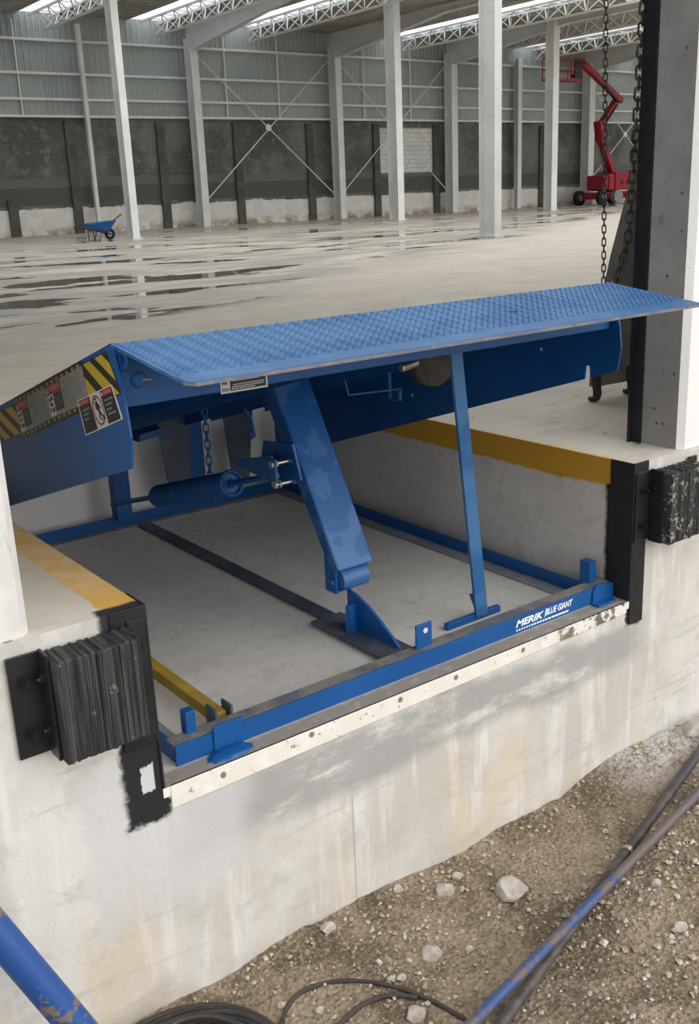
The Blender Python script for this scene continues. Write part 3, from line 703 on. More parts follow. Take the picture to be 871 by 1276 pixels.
# lift arm
def rotbox(name, pts, x0, x1, mat, **k):
    q = MB(); q.prism(pts, 0, x0, x1); return q.build(name, mat, lv, **k)
AX0, AX1 = .965, 1.13
arm = rotbox('lift_arm', [(.905, .50), (.462, -.286), (.505, -.292), (.555, -.235), (1.01, .485)], AX0, AX1, 'arm_blue', bevel=.008)
ea = MB(); ea.box(AX0+.006, AX0+.022, .492, .560, -.385, -.235); ea.build('roller_lug', 'blue_paint', arm, bevel=.004)
ea = MB(); ea.box(AX1-.022, AX1-.006, .492, .560, -.375, -.235); ea.build('roller_lug', 'blue_paint', arm, bevel=.004)
ro = MB(); ro.cyl((AX0+.024, .503, -.335), (AX1-.024, .503, -.335), .043, 24); ro.build('arm_roller', 'arm_blue', lv, smooth=True)
q = MB(); q.cyl((AX0-.004, .515, -.345), (AX1+.004, .515, -.345), .016, 16); q.build('roller_pin', 'blue_paint', lv, smooth=True)
# bracket plate and through bolts beside the arm
bp = MB(); bp.prism([(.655, .02), (.80, -.03), (.93, .03), (.90, .13), (.70, .15)], 0, AX0-.012, AX0-.001); bp.build('arm_bracket', 'blue_paint', arm)
bp = MB(); bp.box(.875, .885, .700, .738, -.005, .105); bp.build('anchor_plate', 'blue_deck', lv, bevel=.003)
for yy, zz in ((.716, .086), (.700, .012)):
    q = MB(); q.cyl((.868, yy, zz), (.952, yy, zz), .0065, 12); q.hexbolt((.872, yy, zz), (1, 0, 0), .014, -.008); q.hexbolt((.885, yy, zz), (1, 0, 0), .014, .008); q.build('anchor_bolt', 'bolt_steel', lv)
    q = MB(); q.hexbolt((AX1, yy, zz), (1, 0, 0), .013, .016); q.build('bolt_head', 'blue_deck', arm)
    q = MB(); q.hexbolt((.944, yy-.004, zz), (1, 0, 0), .012, .009); q.build('bolt_head', 'blue_deck', lv)
# spring and rod
def sp(y): return Vector((.90, y, .04 - .288*(y-.72)))
q = MB(); pts = []
for i in range(34*14+1):
    tt = i/(34*14); c0 = sp(1.085 + tt*.665); a = 2*PI*34*tt
    up = Vector((0, .277, .961))
    pts.append(c0 + .044*(math.cos(a)*Vector((1, 0, 0)) + math.sin(a)*up))
q.tube(pts, .0082, 7); spo = q.build('spring', 'blue_paint', lv, smooth=True)
q = MB(); q.tube([sp(1.09), sp(1.74)], .038, 16); q.build('spring_core', 'blue_paint', spo, smooth=True)
q = MB(); q.ring(sp(1.075), (0, -.96, .277), .048, .0085, 28, 10); q.tube([sp(1.085), sp(1.078)], .044, 20); q.hexbolt(sp(1.075), (0, -.96, .277), .018, .02); q.build('spring_cap', 'blue_paint', spo, smooth=True)
q = MB(); q.tube([sp(1.75), sp(1.80)], [.05, .03], 16); q.build('spring_end', 'blue_paint', spo)
q = MB(); q.tube([sp(.735), sp(1.08)], .0125, 12); q.build('spring_rod', 'blue_paint', lv, smooth=True)
q = MB(); q.tube([sp(1.78), sp(2.29)], .012, 10); q.build('spring_rod', 'blue_paint', lv, smooth=True)
rotbox('rod_gusset', [(.74, .112), (1.0, .052), (.99, .025), (.74, .012)], .886, .892, 'blue_paint')
# cam plate and its base
rotbox('cam_plate', [(.525, -.543), (.525, -.39), (.47, -.40), (.40, -.425), (.33, -.462), (.26, -.505), (.21, -.543)], 1.044, 1.056, 'blue_paint', bevel=.001)
q = MB(); q.add([(.992, .470, -.54), (1.0, .435, -.54), (1.044, .455, -.54), (1.044, .47, -.54), (.998, .475, -.43), (1.006, .462, -.43), (1.044, .47, -.43), (1.044, .48, -.43)], [(0, 1, 2, 3), (7, 6, 5, 4), (0, 4, 5, 1), (1, 5, 6, 2), (2, 6, 7, 3), (3, 7, 4, 0)]); q.build('cam_stiffener', 'blue_paint', lv)
q = MB(); q.box(.955, 1.095, .125, .645, PZ+.013, PZ+.021); q.build('cam_base', 'strip_steel', lv)
# pit frame
q = MB(); q.box(1.018, 1.085, .085, 2.285, PZ, PZ+.012); q.build('floor_strip', 'strip_steel', lv)
q = MB(); q.box(.06, 1.965, 2.325, 2.333, PZ, PZ+.062); fr = q.build('rear_frame', 'blue_paint', lv)
q = MB(); q.box(.06, 1.965, 2.275, 2.325, PZ, PZ+.007); q.build('frame_flange', 'dusty_flange', fr)
for xa, xb, name in ((1.862, 1.928, 'side_rail'), (.164, .098, 'side_rail')):
    sgn = 1 if xb > xa else -1
    q = MB(); q.box(min(xb, xb+sgn*.007), max(xb, xb+sgn*.007), .10, 2.275, PZ, PZ+.062); rl = q.build(name, 'blue_paint', lv)
    q = MB(); q.box(min(xa, xb), max(xa, xb), .10, 2.275, PZ, PZ+.008); q.build('rail_flange', 'dusty_flange', rl)
# front beam
q = MB(); q.box(.085, 2.005, .075, .083, PZ+.001, -.489); fb = q.build('front_beam', 'blue_paint', lv, bevel=.001)
q = MB(); q.box(.085, 2.005, .083, .138, -.497, -.489); q.build('beam_flange', 'beam_dust', fb)
q = MB(); q.box(.208, .306, .068, .075, -.575+.02, -.468); q.build('clamp_plate', 'blue_paint', fb, bevel=.001)
q = MB(); q.prism([(1.893, PZ+.001), (2.012, PZ+.001), (2.012, -.492), (1.925, -.474), (1.905, -.485), (1.893, -.51)], 1, .066, .075); q.build('clamp_plate', 'blue_paint', fb, bevel=.001)
q = MB(); q.box(1.885, 1.99, .030, .072, PZ, PZ+.010); q.build('clamp_foot', 'blue_paint', fb, bevel=.002)
q = MB()
def blob(mb, c, sx, sy, sz, seed):
    bm = bmesh.new(); bmesh.ops.create_icosphere(bm, subdivisions=3, radius=1)
    for v in bm.verts:
        k_ = 1+.25*noise.noise(v.co*2.2+Vector((seed, 0, 0)))
        v.co = Vector((v.co.x*sx*k_, v.co.y*sy*k_, max(v.co.z, -.2)*sz*k_))
    bm.verts.ensure_lookup_table()
    mb.add([v.co+Vector(c) for v in bm.verts], [[v.index for v in f_.verts] for f_ in bm.faces]); bm.free()
blob(q, (.242, .040, PZ), .075, .036, .016, 3); q.build('weld_patch', 'blue_paint', fb, smooth=True)
# upright tabs behind the beam
q = MB(); q.box(1.027, 1.098, .108, .116, -.497, -.402); tb = q.build('hole_tab', 'blue_paint', lv, bevel=.002)
q = MB(); q.cyl((1.068, .1075, -.428), (1.068, .1065, -.428), .010, 16); q.build('tab_hole', 'sticker_white', tb)
q = MB(); q.box(.145, .178, .115, .150, PZ+.01, -.418); q.build('upright_tab', 'blue_paint', lv, bevel=.002)
q = MB(); q.box(1.925, 1.962, .115, .165, PZ+.01, -.400); q.build('upright_tab', 'blue_paint', lv, bevel=.002)
# hinge posts at the pit rear
q = MB(); q.box(.905, .985, 2.252, 2.26, PZ+.062, -.02); q.box(.905, .913, 2.26, 2.32, PZ+.062, -.02); q.build('rear_post', 'blue_paint', lv)
for xa, xb, top in ((.955+.30, 1.40, -.10), (1.80, 1.90, -.02)):
    q = MB(); q.box(xa+.07, xb+.02, 2.262, 2.272, PZ+.062, -.05); q.build('rear_post', 'blue_paint', lv)
for xa, xb, xc, xd in ((1.155, 1.335, 1.315, 1.195), (1.53, 1.72, 1.665, 1.568)):
    q = MB(); q.prism([(xa, .0), (xb, .0), (xc, -.42), (xd, -.42)], 1, 2.232, 2.242); q.build('rear_gusset', 'strip_steel', lv)
q = MB(); q.prism([(.99, -.08), (1.16, -.06), (1.12, -.03), (1.0, -.045)], 1, 2.10, 2.25); q.build('hinge_ear', 'blue_paint', lv)
# prop strut
q = MB(); q.add([(1.252, .165, .50), (1.304, .165, .50), (1.252, .178, .50), (1.304, .178, .50), (1.452, .255, -.54), (1.512, .255, -.54), (1.452, .268, -.54), (1.512, .268, -.54)], [(0, 1, 3, 2), (4, 6, 7, 5), (0, 4, 5, 1), (2, 3, 7, 6), (0, 2, 6, 4), (1, 5, 7, 3)])
ps = q.build('prop_strut', 'blue_deck', lv, bevel=.002)
q = MB(); q.box(1.31, 1.585, .262, .285, PZ, PZ+.026); q.build('strut_foot', 'blue_paint', ps, bevel=.002)
q = MB(); q.add([(1.425, .262, -.44), (1.442, .262, -.44), (1.425, .27, -.44), (1.442, .27, -.44), (1.468, .262, -.545), (1.488, .262, -.545), (1.468, .27, -.545), (1.488, .27, -.545)], [(0, 1, 3, 2), (4, 6, 7, 5), (0, 4, 5, 1), (2, 3, 7, 6), (0, 2, 6, 4), (1, 5, 7, 3)]); q.build('strut_tab', 'blue_paint', ps)
# yellow strut lying in its cup
q = MB(); q.bar((.287, .165, -.505), (.287, 1.15, -.505), .040, .040); ys = q.build('maintenance_strut', 'yellow_bar', lv, bevel=.002); ys['label'] = 'yellow steel bar lying along the pit floor'
q = MB()
q.box(.256, .264, .140, .20, PZ, -.462); q.box(.310, .318, .140, .20, PZ, -.462); q.box(.256, .318, .140, .20, PZ, PZ+.028); q.build('strut_cup', 'strip_steel', lv)
# round dark cover behind the header
q = MB(); q.cyl((1.315, .31, .455), (1.315, .345, .455), .098, 36); cv = q.build('hold_down_drum', 'rust_dark', lv, smooth=True, bevel=.004); cv['label'] = 'dark rusty drum under the deck edge'
q = MB(); q.tube([(1.16, .30, .445), (1.225, .31, .452)], .013, 12); q.hexbolt((1.16, .30, .445), (-1, 0, 0), .013, .012); q.build('drum_bolt', 'bolt_steel', lv)
# small rods and brackets under the deck
for pts in ([(1.6, .93, .40), (1.6, .925, .19), (1.6, .86, .20), (1.6, .86, .235)],):
    q = MB(); q.tube(pts, .009, 8); q.build('rod_hook', 'blue_paint', lv, smooth=True)
q = MB(); q.tube([(1.055, 1.2, .20), (1.085, 1.2, .15), (1.095, 1.2, .075), (1.066, 1.2, .065)], .008, 8); q.build('rod_hook', 'blue_paint', lv, smooth=True)
q = MB(); q.bar((1.30, .85, .38), (1.33, .85, .255), .006, .006); q.bar((1.33, .85, .258), (1.60, .85, .245), .006, .006); q.build('deck_bracket', 'blue_paint', lv)
# pull chain
def link(mb, c, d, turn, L_, R_, r, n=14, k=6):
    d = Vector(d).normalized(); u = d.orthogonal().normalized(); u = Matrix.Rotation(turn, 3, d) @ u
    pts = []
    for i in range(n):
        a = 2*PI*i/n; s_, c2 = math.sin(a), math.cos(a)
        pts.append(Vector(c) + u*R_*c2 + d*(R_*s_ + (L_/2-R_)*(1 if s_ > 0 else -1)))
    mb.tube(pts, r, k, closed=True)
def chain(mb, pts, pitch, R_, r):
    pts = [Vector(p) for p in pts]; acc = 0; i = 0; turn = 0
    seg = [(b_-a_).length for a_, b_ in zip(pts, pts[1:])]; tot = sum(seg); s_ = pitch/2
    while s_ < tot:
        q_ = s_; j = 0
        while q_ > seg[j]: q_ -= seg[j]; j += 1
        dirv = (pts[j+1]-pts[j]).normalized()
        link(mb, pts[j]+dirv*q_, dirv, turn, pitch+2.0*r+R_*.3, R_, r); turn += PI/2; s_ += pitch
q = MB(); chain(q, [(1.035, 1.5, .20), (1.037, 1.5, -.15), (1.05, 1.5, -.28)], .036, .0115, .0034); q.build('pull_chain', 'blue_paint', lv, smooth=True)
# lettering on the front beam
def word(s_, x0, x1, z0, z1, y, shear, name, par, off=.032):
    cu = bpy.data.curves.new(name, 'FONT'); cu.body = s_; cu.size = 1; cu.shear = shear; cu.extrude = .004; cu.offset = off
    ob = bpy.data.objects.new(name, cu); COL.objects.link(ob); bpy.context.view_layer.update()
    me = bpy.data.meshes.new_from_object(ob.evaluated_get(bpy.context.evaluated_depsgraph_get())); bpy.data.objects.remove(ob)
    X = [v.co.x for v in me.vertices]; Y = [v.co.y for v in me.vertices]; a0, a1, b0, b1 = min(X), max(X), min(Y), max(Y)
    d = MB(); d.add([(x0+(x1-x0)*(v.co.x-a0)/(a1-a0), y-.0006*(1 if v.co.z > 0 else 0), z0+(z1-z0)*(v.co.y-b0)/(b1-b0)) for v in me.vertices], [list(p.vertices) for p in me.polygons]); bpy.data.meshes.remove(me)
    return d
tx = word('MERIK', 1.475, 1.622, -.530, -.503, .0748, .30, 'beam_lettering', fb)
d2 = word('BLUE GIANT', 1.632, 1.782, -.526, -.500, .0748, .30, 'beam_lettering', fb, .023); tx.add(d2.v, d2.f)
tx.add([(1.626, .0745, -.532), (1.629, .0745, -.532), (1.637, .0745, -.498), (1.634, .0745, -.498)], [(0, 1, 2, 3)])
x = 1.477
for wd in (.007,)*6 + (.011,)*5 + (.013, .013) + (.018,)*5:
    tx.add([(x, .0745, -.5455), (x+wd, .0745, -.5455), (x+wd+.002, .0745, -.5385), (x+.002, .0745, -.5385)], [(0, 1, 2, 3)]); x += wd + (.006 if wd < .01 else .004 if wd < .015 else .0012)
o = tx.build('beam_lettering', 'paint_white', fb); o['label'] = 'white slanted maker lettering'

# ---------------------------------------------------------------- corner steel, bumpers
def corner(x, sgn, zb, label, wid, zf=None):
    r = thing('corner_angle', label, 'corner guard', (x, .05, zb), 'black corner steels of the pit')
    q = MB(); q.box(min(x, x+sgn*wid), max(x, x+sgn*wid), -.006, .002, zf or zb, .002); q.build('front_leg', 'black_steel', r, bevel=.001)
    q = MB(); q.box(min(x, x-sgn*.006), max(x, x-sgn*.006), -.006, .107, PZ+.003, .002); q.build('pit_leg', 'black_rough', r, bevel=.001)
    return r
corner(0, -1, -.655, 'black steel corner angle beside the nearer rubber bumper', .098, -.40)
corner(PW, 1, -.655, 'black steel corner angle beside the end of the lettered beam', .080)
def bumper():
    r = thing('dock_bumper', 'nearer black laminated rubber dock bumper, below the whitish column', 'dock bumper', (-.17, 0, -.18), 'laminated rubber dock bumpers')
    y0 = -.006
    br_ = MB(); br_.box(-.375, -.288, y0-.008, y0, -.312, -.036); br_.box(-.296, -.288, -.072, y0-.008, -.318, -.030)
    a = br_.build('mounting_angle', 'black_steel', r, bevel=.001)
    for zz in (-.105, -.245):
        q = MB(); q.cyl((-.338, y0-.008, zz), (-.338, y0-.011, zz), .019, 20); q.hexbolt((-.338, y0-.011, zz), (0, -1, 0), .0125, .011); q.cyl((-.338, y0-.02, zz), (-.338, y0-.035, zz), .007, 12); q.build('anchor_bolt', 'bolt_dark', a)
        q = MB(); q.hexbolt((-.296, -.042, zz+.005), (-1, 0, 0), .013, .012); q.cyl((-.308, -.042, zz+.005), (-.316, -.042, zz+.005), .007, 10); q.build('rod_nut', 'bolt_dark', a)
    br_ = MB(); br_.box(-.055, -.004, y0-.008, y0, -.305, -.030); br_.box(-.062, -.055, -.06, y0, -.305, -.040)
    a = br_.build('mounting_angle', 'black_steel', r, bevel=.001)
    for zz in (-.105, -.245):
        q = MB(); q.hexbolt((-.028, y0-.008, zz), (0, -1, 0), .011, .006); q.build('anchor_bolt', 'bolt_dark', a)
    x = -.287; i = 0
    pb = MB()
    plies = []
    while x < -.066:
        wdt = min(random.choice((.006, .0075, .009, .010, .012)), -.066+.002-x)
        if wdt < .004: break
        t0 = random.uniform(-.0025, .0025); f0 = random.uniform(-.0016, .0016) - (.003 if random.random() < .12 else 0); b0 = random.uniform(-.004, .002)
        yk = -.014
        pb2 = [(yk, -.316+b0), (-.104+f0, -.316+b0), (-.108+f0, -.310+b0), (-.108+f0, -.046+t0), (-.103+f0, -.041+t0), (yk, -.040+t0)]
        plies.append((x, x+wdt-(.0014 if random.random() < .3 else .0004), pb2)); x += wdt; i += 1
    for (a0, a1, pts) in plies: pb.prism(pts, 0, a0, a1)
    pb.build('rubber_pad', 'rubber', r)
    for zz in (-.10, -.25):
        q = MB(); q.cyl((-.29, -.042, zz), (-.06, -.042, zz), .008, 8); q.build('tie_rod', 'bolt_dark', r)
    return r
b1 = bumper()
def copy_tree(o, parent=None):
    c = o.copy(); COL.objects.link(c)
    if parent is not None: c.parent = parent
    for ch in [x for x in bpy.data.objects if x.parent is o]: copy_tree(ch, c)
    return c
b2_ = copy_tree(b1); b2_.location.x += 2.402
b2_['label'] = 'farther worn rubber dock bumper with pale scuffs, below the pitted grey column'
for ch in b2_.children:
    if ch.name.startswith('rubber_pad'):
        ch.data = ch.data.copy(); ch.data.materials[0] = M['rubber_worn']

# ---------------------------------------------------------------- hanging plate, chains
r = thing('steel_plate', 'tall dirty grey steel plate with two hook feet behind the door track', 'steel plate', (3.05, .92, .06))
PY = .90
q = MB(); q.prism([(2.862, .066), (3.125, .060), (3.30, .085), (3.60, .085), (3.60, 1.24), (3.24, 1.24), (3.155, 1.134), (2.988, .679), (2.88, .30)], 1, PY, PY+.035); q.build('plate', 'plate_grey', r, bevel=.004)
q = MB(); 
for a_, b_ in (((3.24, 1.24), (3.155, 1.134)), ((3.155, 1.134), (2.988, .679)), ((2.988, .679), (2.88, .30))):
    q.bar((a_[0]+.01, PY-.012, a_[1]), (b_[0]+.01, PY-.012, b_[1]), .024, .024)
q.build('edge_bar', 'plate_grey', r)
def foot(x, z):
    q = MB(); P = [(x+.035, .075), (x+.04, .035), (x+.028, .008), (x+.005, .001), (x-.022, .004), (x-.032, .020), (x-.020, .028), (x-.004, .020), (x+.008, .030), (x+.004, .055), (x-.008, .095), (x+.0, .14), (x+.03, .14)]
    q.prism(P, 1, PY-.03, PY); q.build('hook_foot', 'hook_iron', r, bevel=.003)
foot(2.845, 0); foot(3.105, 0)
q = MB(); chain(q, [(2.741-.02, .8, 2.6), (2.741, .8, 1.759), (2.784, .8, .586), (2.785, .8, .47)], .029, .0085, .003)
tag(q.build('hanging_chain', 'chain_iron', loc=(2.76, .8, .47), smooth=True), 'thin hanging steel chain dropping behind the lip of the leveler', 'chain')
q = MB(); chain(q, [(2.99, .78, 2.6), (2.967, .78, 1.774), (2.95, .78, 1.23), (2.925, .78, .764), (2.86, .78, .598), (2.82, .78, .48)], .044, .0155, .0052)
tag(q.build('hanging_chain', 'chain_iron', loc=(2.86, .78, .48), smooth=True), 'thicker slanting steel chain hanging in front of the dirty grey plate', 'chain')

# ---------------------------------------------------------------- wheelbarrow
WY = 30.19; wb = thing('wheelbarrow', 'blue wheelbarrow parked on the wet floor beside a white column', 'wheelbarrow', (13.1, WY, 0))
q = MB()
tp = [(12.62, WY-.33, .53), (13.60, WY-.30, .60), (13.60, WY+.30, .60), (12.62, WY+.33, .53)]; bt = [(12.80, WY-.2, .31), (13.38, WY-.18, .29), (13.38, WY+.18, .29), (12.80, WY+.2, .31)]
q.add(tp+bt, [(0, 1, 5, 4), (1, 2, 6, 5), (2, 3, 7, 6), (3, 0, 4, 7), (4, 5, 6, 7)]); q.tube([*tp], .018, 6, closed=True)
q.build('tray', 'barrow_blue', wb)
for sy in (-.24, .24):
    q = MB(); pts = [(13.47, WY+sy*.35, .19), (13.2, WY+sy*.7, .28), (12.75, WY+sy, .40), (12.35, WY+sy*1.15, .46)]
    q.tube(pts, .022, 8); q.build('handle', 'barrow_frame', wb, smooth=True)
    q = MB(); q.tube([(12.80, WY+sy*.9, .36), (12.82, WY+sy*.9, .02), (13.02, WY+sy*.9, .02), (13.10, WY+sy*.85, .30)], .016, 8); q.build('leg', 'barrow_frame', wb, smooth=True)
q = MB(); q.tube([(13.50, WY+.05, .50), (13.70, WY+.1, .62), (14.02, WY+.14, .80)], .022, 8); q.build('shovel_handle', 'barrow_frame', wb, smooth=True)
q = MB(); q.ring((13.47, WY, .19), (0, 1, 0), .135, .052, 24, 10); wh_ = q.build('wheel', 'tyre', wb, smooth=True)
q = MB(); q.cyl((13.47, WY-.03, .19), (13.47, WY+.03, .19), .05, 16); q.build('hub', 'lift_grey', wh_, smooth=True)

# ---------------------------------------------------------------- boom lift
LY = 39.0; bl_ = thing('boom_lift', 'red articulated boom lift standing by the back wall', 'boom lift', (49.4, LY, 0))
q = MB(); q.box(47.7, 50.9, LY-.55, LY+.55, .32, .72); q.build('chassis', 'lift_red', bl_, bevel=.05)
for wx in (47.75, 50.75):
    for sy in (-.85, .85):
        q = MB(); q.tube([(wx, LY+sy-.16, .42), (wx, LY+sy-.12, .42), (wx, LY+sy+.12, .42), (wx, LY+sy+.16, .42)], [.36, .42, .42, .36], 24); wl = q.build('wheel', 'tyre', bl_, smooth=True)
        q = MB(); q.cyl((wx, LY+sy-.18, .42), (wx, LY+sy+.18, .42), .18, 16); q.build('wheel_rim', 'lift_grey', wl, smooth=True)
q = MB(); q.tube([(49.2, LY-.9, .45), (49.2, LY-.6, .45)], .38, 24); q.build('drive_cover', 'lift_grey', bl_, smooth=True)
q = MB(); q.box(49.0, 49.9, LY-.4, LY+.4, .72, .86); q.build('slew_ring', 'bolt_dark', bl_)
q = MB(); q.box(48.5, 49.0, LY-.75, LY+.6, .78, 1.7); q.box(48.05, 48.5, LY-.7, LY+.6, .82, 1.66); q.build('counterweight', 'lift_red', bl_, bevel=.08)
q = MB(); q.box(49.02, 50.75, LY-.8, LY+.7, .80, 1.80); tu = q.build('engine_cover', 'lift_red', bl_, bevel=.08)
for xx in (49.3, 49.75): 
    q = MB(); q.box(xx+.2, xx+.35, LY-.82, LY-.80, 1.1, 1.35); q.build('vent', 'bolt_dark', tu)
q = MB(); q.bar((49.65, LY, 1.7), (48.45, LY, 3.75), .30, .42, (0, 1, 0)); q.build('lower_boom', 'lift_red', bl_, bevel=.04)
q = MB(); q.bar((48.50, LY, 3.5), (48.25, LY, 4.65), .30, .55, (0, 1, 0)); q.build('boom_knuckle', 'lift_red', bl_, bevel=.06)
q = MB(); q.bar((48.35, LY, 4.3), (49.95, LY, 5.95), .30, .40, (0, 1, 0)); q.build('middle_boom', 'lift_red', bl_, bevel=.04)
q = MB(); q.tube([(48.7, LY-.2, 4.6), (49.6, LY-.2, 5.5)], .07, 8); q.build('lift_cylinder', 'bolt_dark', bl_)
q = MB(); q.bar((50.25, LY, 5.75), (46.6, LY, 7.75), .30, .34, (0, 1, 0)); q.build('upper_boom', 'lift_red', bl_, bevel=.04)
q = MB(); q.bar((49.7, LY-.2, 5.70), (48.5, LY-.2, 6.5), .12, .2, (0, 1, 0)); q.build('boom_dark_cylinder', 'bolt_dark', bl_).name = 'boom_cylinder'  # dark bar alongside the upper boom
q = MB(); q.bar((46.75, LY, 7.80), (46.0, LY, 6.95), .26, .34, (0, 1, 0)); q.build('jib_arm', 'lift_red', bl_, bevel=.04)
bs = MB(); bx0, bx1 = 43.95, 46.3; bz = 6.75
bs.box(bx0, bx1, LY-.4, LY+.4, bz-.06, bz+.05); bo = bs.build('basket', 'lift_red', bl_)
q = MB()
for zz in (bz+.5, bz+1.1): q.tube([(bx0, LY-.4, zz), (bx1, LY-.4, zz), (bx1, LY+.4, zz), (bx0, LY+.4, zz)], .03, 6, closed=True)
for xx in (bx0, (bx0+bx1)/2, bx1):
    for sy in (-.4, .4): q.tube([(xx, LY+sy, bz), (xx, LY+sy, bz+1.1)], .03, 6)
q.build('guard_rail', 'lift_red', bo)
q = MB(); q.box(45.7, 46.2, LY-.42, LY-.35, bz+.05, bz+1.0); q.build('control_panel', 'bolt_dark', bo)

# ---------------------------------------------------------------- loose stuff on the ground
def gpt(x, y, up): return (x, y, gz(x, y)+up)
def pole(pts, r, mat, label, seed):
    q = MB(); q.tube(pts, r, 16); o = q.build('steel_pole', mat, loc=pts[0], smooth=True); return tag(o, label, 'pole', None)
ZG = -1.27
def px(x, y, z=ZG):
    d = RX*((x-435.5)/1262.17) + DN*((y-638)/1262.17) + FW
    t_ = (z-CAM.z)/d.z; p = CAM + d*t_; return (p.x, p.y)
A0 = Vector((*px(587, 1276, -1.19), -1.19)); A1 = Vector((*px(871, 987, -1.23), -1.23)); A0 -= (A1-A0)*.2
pole([A0, A0.lerp(A1, .5), A1, A1+(A1-A0)*.25], .0165, 'pole_blue', 'scuffed blue steel pole lying on top of the rusty pole across the soil', 1)
B0 = Vector((*px(624, 1276, -1.258), -1.258)); B1 = Vector((*px(871, 938, -1.225), -1.225)); B0 -= (B1-B0)*.2
q = MB(); q.tube([B0, B0.lerp(B1, .5), B1, B1+(B1-B0)*.2], .0185, 16); o = q.build('steel_pole', 'pole_rust', loc=B0, smooth=True)
tag(o, 'dark rusty steel pole lying on the soil under the blue pole', 'pole')
for tt in (.62,):
    c0 = B0.lerp(B1, tt); q = MB(); q.tube([c0, c0+(B1-B0).normalized()*.02], .0205, 16); cc = q.build('weld_collar', 'bolt_steel', o, smooth=True)
pole([Vector((-.60, -.10, -.50)), Vector((-.475, -.17, -.79)), Vector((-.375, -.23, -1.02)), Vector((-.25, -.305, -1.30))], .042, 'prop_blue', 'thick chipped blue steel pipe leaning against the dock face', 2)
pole([Vector((-.55, -.62, -.86)), Vector((-.30, -.70, -1.12)), Vector((-.12, -.76, -1.30))], .035, 'pole_rust', 'dark brown pipe at the bottom corner beside the leaning blue pipe', 3)
# hose coil
r = thing('cable_coil', 'coil of stiff black rusty cable lying against the foot of the dock face', 'cable coil', (-.16, -.30, -1.27))
for i in range(6):
    R0 = .27 - .018*i; cx, cy = -.15+.006*i, -.305-.004*i
    pts = [(cx+R0*math.cos(a)*1.05, cy+R0*math.sin(a), -1.262+.011*i*(.6+.4*math.sin(a*2+i))+.012) for a in [2*PI*j/72 for j in range(72)]]
    q = MB(); q.tube(pts, .0095, 10, closed=True); q.build('cable_loop', 'coil_rust' if i % 2 else 'hose_black', r, smooth=True)
def cable(pts, rad, label):
    P = [Vector(gpt(x, y, rad*.8)) for x, y in pts]
    # smooth through the points
    out = []
    for i in range(len(P)-1):
        p0, p1, p2, p3 = P[max(i-1, 0)], P[i], P[i+1], P[min(i+2, len(P)-1)]
        for s_ in range(8):
            t_ = s_/8; out.append(.5*((2*p1)+(p2-p0)*t_+(2*p0-5*p1+4*p2-p3)*t_*t_+(3*p1-p0-3*p2+p3)*t_**3))
    out.append(P[-1]); q = MB(); q.tube(out, rad, 8)
    tag(q.build('cable', 'hose_black', loc=P[0], smooth=True), label, 'cable')
cable([px(349, 1276), px(362, 1250), px(385, 1236), px(425, 1227), px(480, 1231), px(530, 1245), px(575, 1266), px(600, 1282)], .007, 'thin black cable arching across the soil to the foot of the poles')
cable([px(420, 1280), px(450, 1258), px(485, 1246), px(520, 1245)], .0075, 'short black cable curving inside the longer cable arch')
# rocks
def rock(x, y, w_, label, flat=.7, seed=1, grp=None):
    bm = bmesh.new(); bmesh.ops.create_icosphere(bm, subdivisions=3, radius=1)
    rs = random.Random(seed)
    planes = [(Vector((rs.uniform(-1, 1), rs.uniform(-1, 1), rs.uniform(-.5, 1))).normalized(), rs.uniform(.62, .85)) for _ in range(9)]
    for v in bm.verts:
        for n0, d0 in planes:
            e = v.co.dot(n0)-d0
            if e > 0: v.co -= n0*e
        v.co *= 1+.06*noise.noise(v.co*3+Vector((seed, 0, 0)))
        v.co = Vector((v.co.x*w_*.5*1.15, v.co.y*w_*.5, v.co.z*w_*.5*flat))
    z0 = gz(x, y)+w_*.5*flat*.35
    q = MB(); q.add([v.co+Vector((x, y, z0)) for v in bm.verts], [[v.index for v in f_.verts] for f_ in bm.faces]); bm.free()
    tag(q.build('rock', 'rock', loc=(x, y, z0)), label, 'rock', 'loose rocks on the soil')
RK = [(637, 1111, 40, 'largest pale angular rock in mid soil, between dock face and poles'),
      (555, 1110, 23, 'rounded pale rock just beside the largest angular rock towards the dock face'),
      (570, 1091, 14, 'small grey stone touching the top of the rounded pale rock'),
      (537, 1189, 27, 'pale wedge rock on bare soil above the arching cable'),
      (409, 1164, 20, 'round pale stone pressed against the foot of the dock face'),
      (496, 1113, 14, 'small pale stone near the dock face, before the rounded pale rock'),
      (585, 1181, 11, 'small white pebble lying beside the pale wedge rock'),
      (848, 1156, 18, 'whitish stone alone beyond the poles on the gravel'),
      (858, 917, 40, 'big dusty brown rock at the far end against the dock face'),
      (517, 1267, 26, 'pale rock lying just below the arching cable'),
      (488, 1223, 12, 'small pale stone resting on the upper side of the arching cable'),
      (500, 1222, 13, 'second pale stone on the upper side of the arching cable'),
      (399, 1258, 12, 'small tan stone inside the long cable arch'),
      (817, 1108, 13, 'flat tan stone beyond the poles, higher up the gravel slope'),
      (352, 1252, 12, 'small tan stone beside the start of the arching cable')]
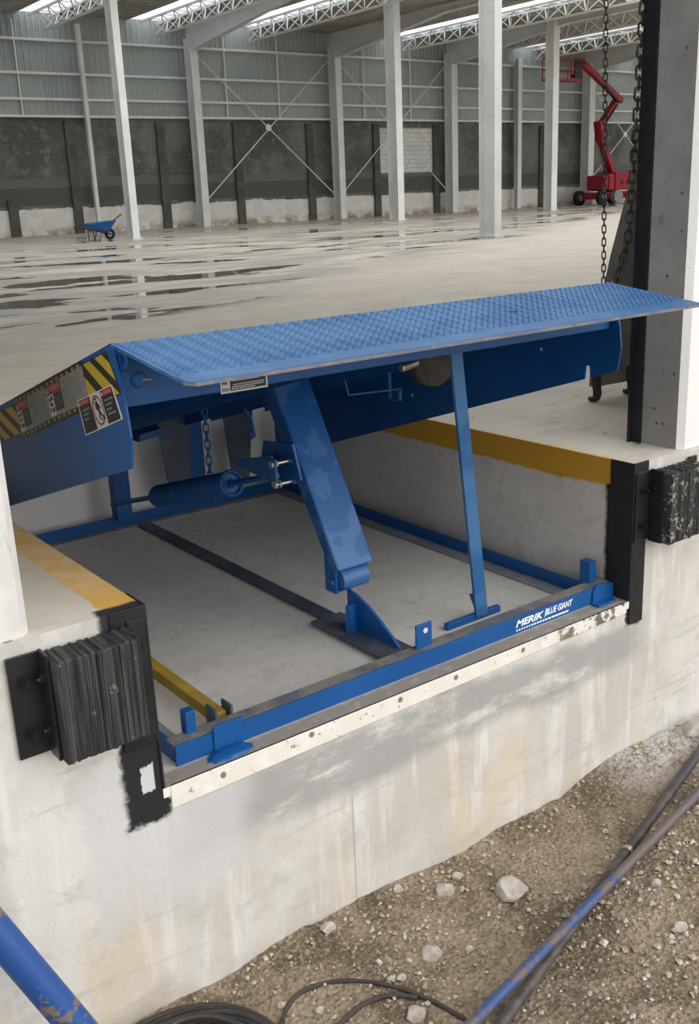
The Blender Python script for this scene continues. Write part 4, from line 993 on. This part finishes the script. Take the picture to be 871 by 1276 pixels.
for i, (a_, b_, w_, lb) in enumerate(RK):
    x, y = px(a_, b_); dist = (Vector((x, y, ZG))-CAM).dot(FW)
    rock(x, min(y, -.02-w_*dist/1262*.5), w_*dist/1262.17, lb, .75, i+3)
# gravel: loose grit over the soil
rs = random.Random(5); q = MB()
base = [Vector(v) for v in ((1, 0, 0), (-1, 0, 0), (0, 1, 0), (0, -1, 0), (0, 0, 1), (0, 0, -.6))]
fcs = [(0, 2, 4), (2, 1, 4), (1, 3, 4), (3, 0, 4), (2, 0, 5), (1, 2, 5), (3, 1, 5), (0, 3, 5)]
cnt = 0
while cnt < 9000:
    x, y = rs.uniform(-.75, 2.85), rs.uniform(-1.5, -.008)
    dens = .35+.65*max(0, min(1, (noise.noise(Vector((x*2.4, y*2.4, 7)))+.25)*2))
    if y > -.10: dens = 1
    if x-y*1.2 > 1.9: dens = 1
    if rs.random() > dens: continue
    s_ = (.0024+.0095*rs.random()**3)*(1.35 if x+y*.9 > .45 and y < -.35 else 1)
    rot = Matrix.Rotation(rs.uniform(0, 6.3), 3, 'Z') @ Matrix.Rotation(rs.uniform(-.6, .6), 3, 'X')
    c0 = Vector(gpt(x, y, s_*.3))
    q.add([c0 + rot @ Vector((v.x*s_*rs.uniform(.7, 1.3), v.y*s_*rs.uniform(.7, 1.2), v.z*s_*rs.uniform(.6, .95))) for v in base], fcs); cnt += 1
o = q.build('gravel', 'gravel'); o['kind'] = 'stuff'; tag(o, 'loose gravel and grit scattered over the bare soil', 'gravel')
# crumbs on the pit floor
q = MB()
for i in range(420):
    x, y = rs.uniform(.3, 1.85), 2.27-abs(rs.gauss(0, .45)) if i % 3 else rs.uniform(.2, 2.2)
    if y < .2: continue
    s_ = .0015+.006*rs.random()**3
    q.add([Vector((x, y, PZ+s_*.3)) + Vector((v.x*s_*rs.uniform(.7, 1.3), v.y*s_, v.z*s_*.8)) for v in base], fcs)
o = q.build('grit', 'gravel'); o['kind'] = 'stuff'; tag(o, 'pale concrete crumbs scattered on the pit floor under the leveler', 'grit')
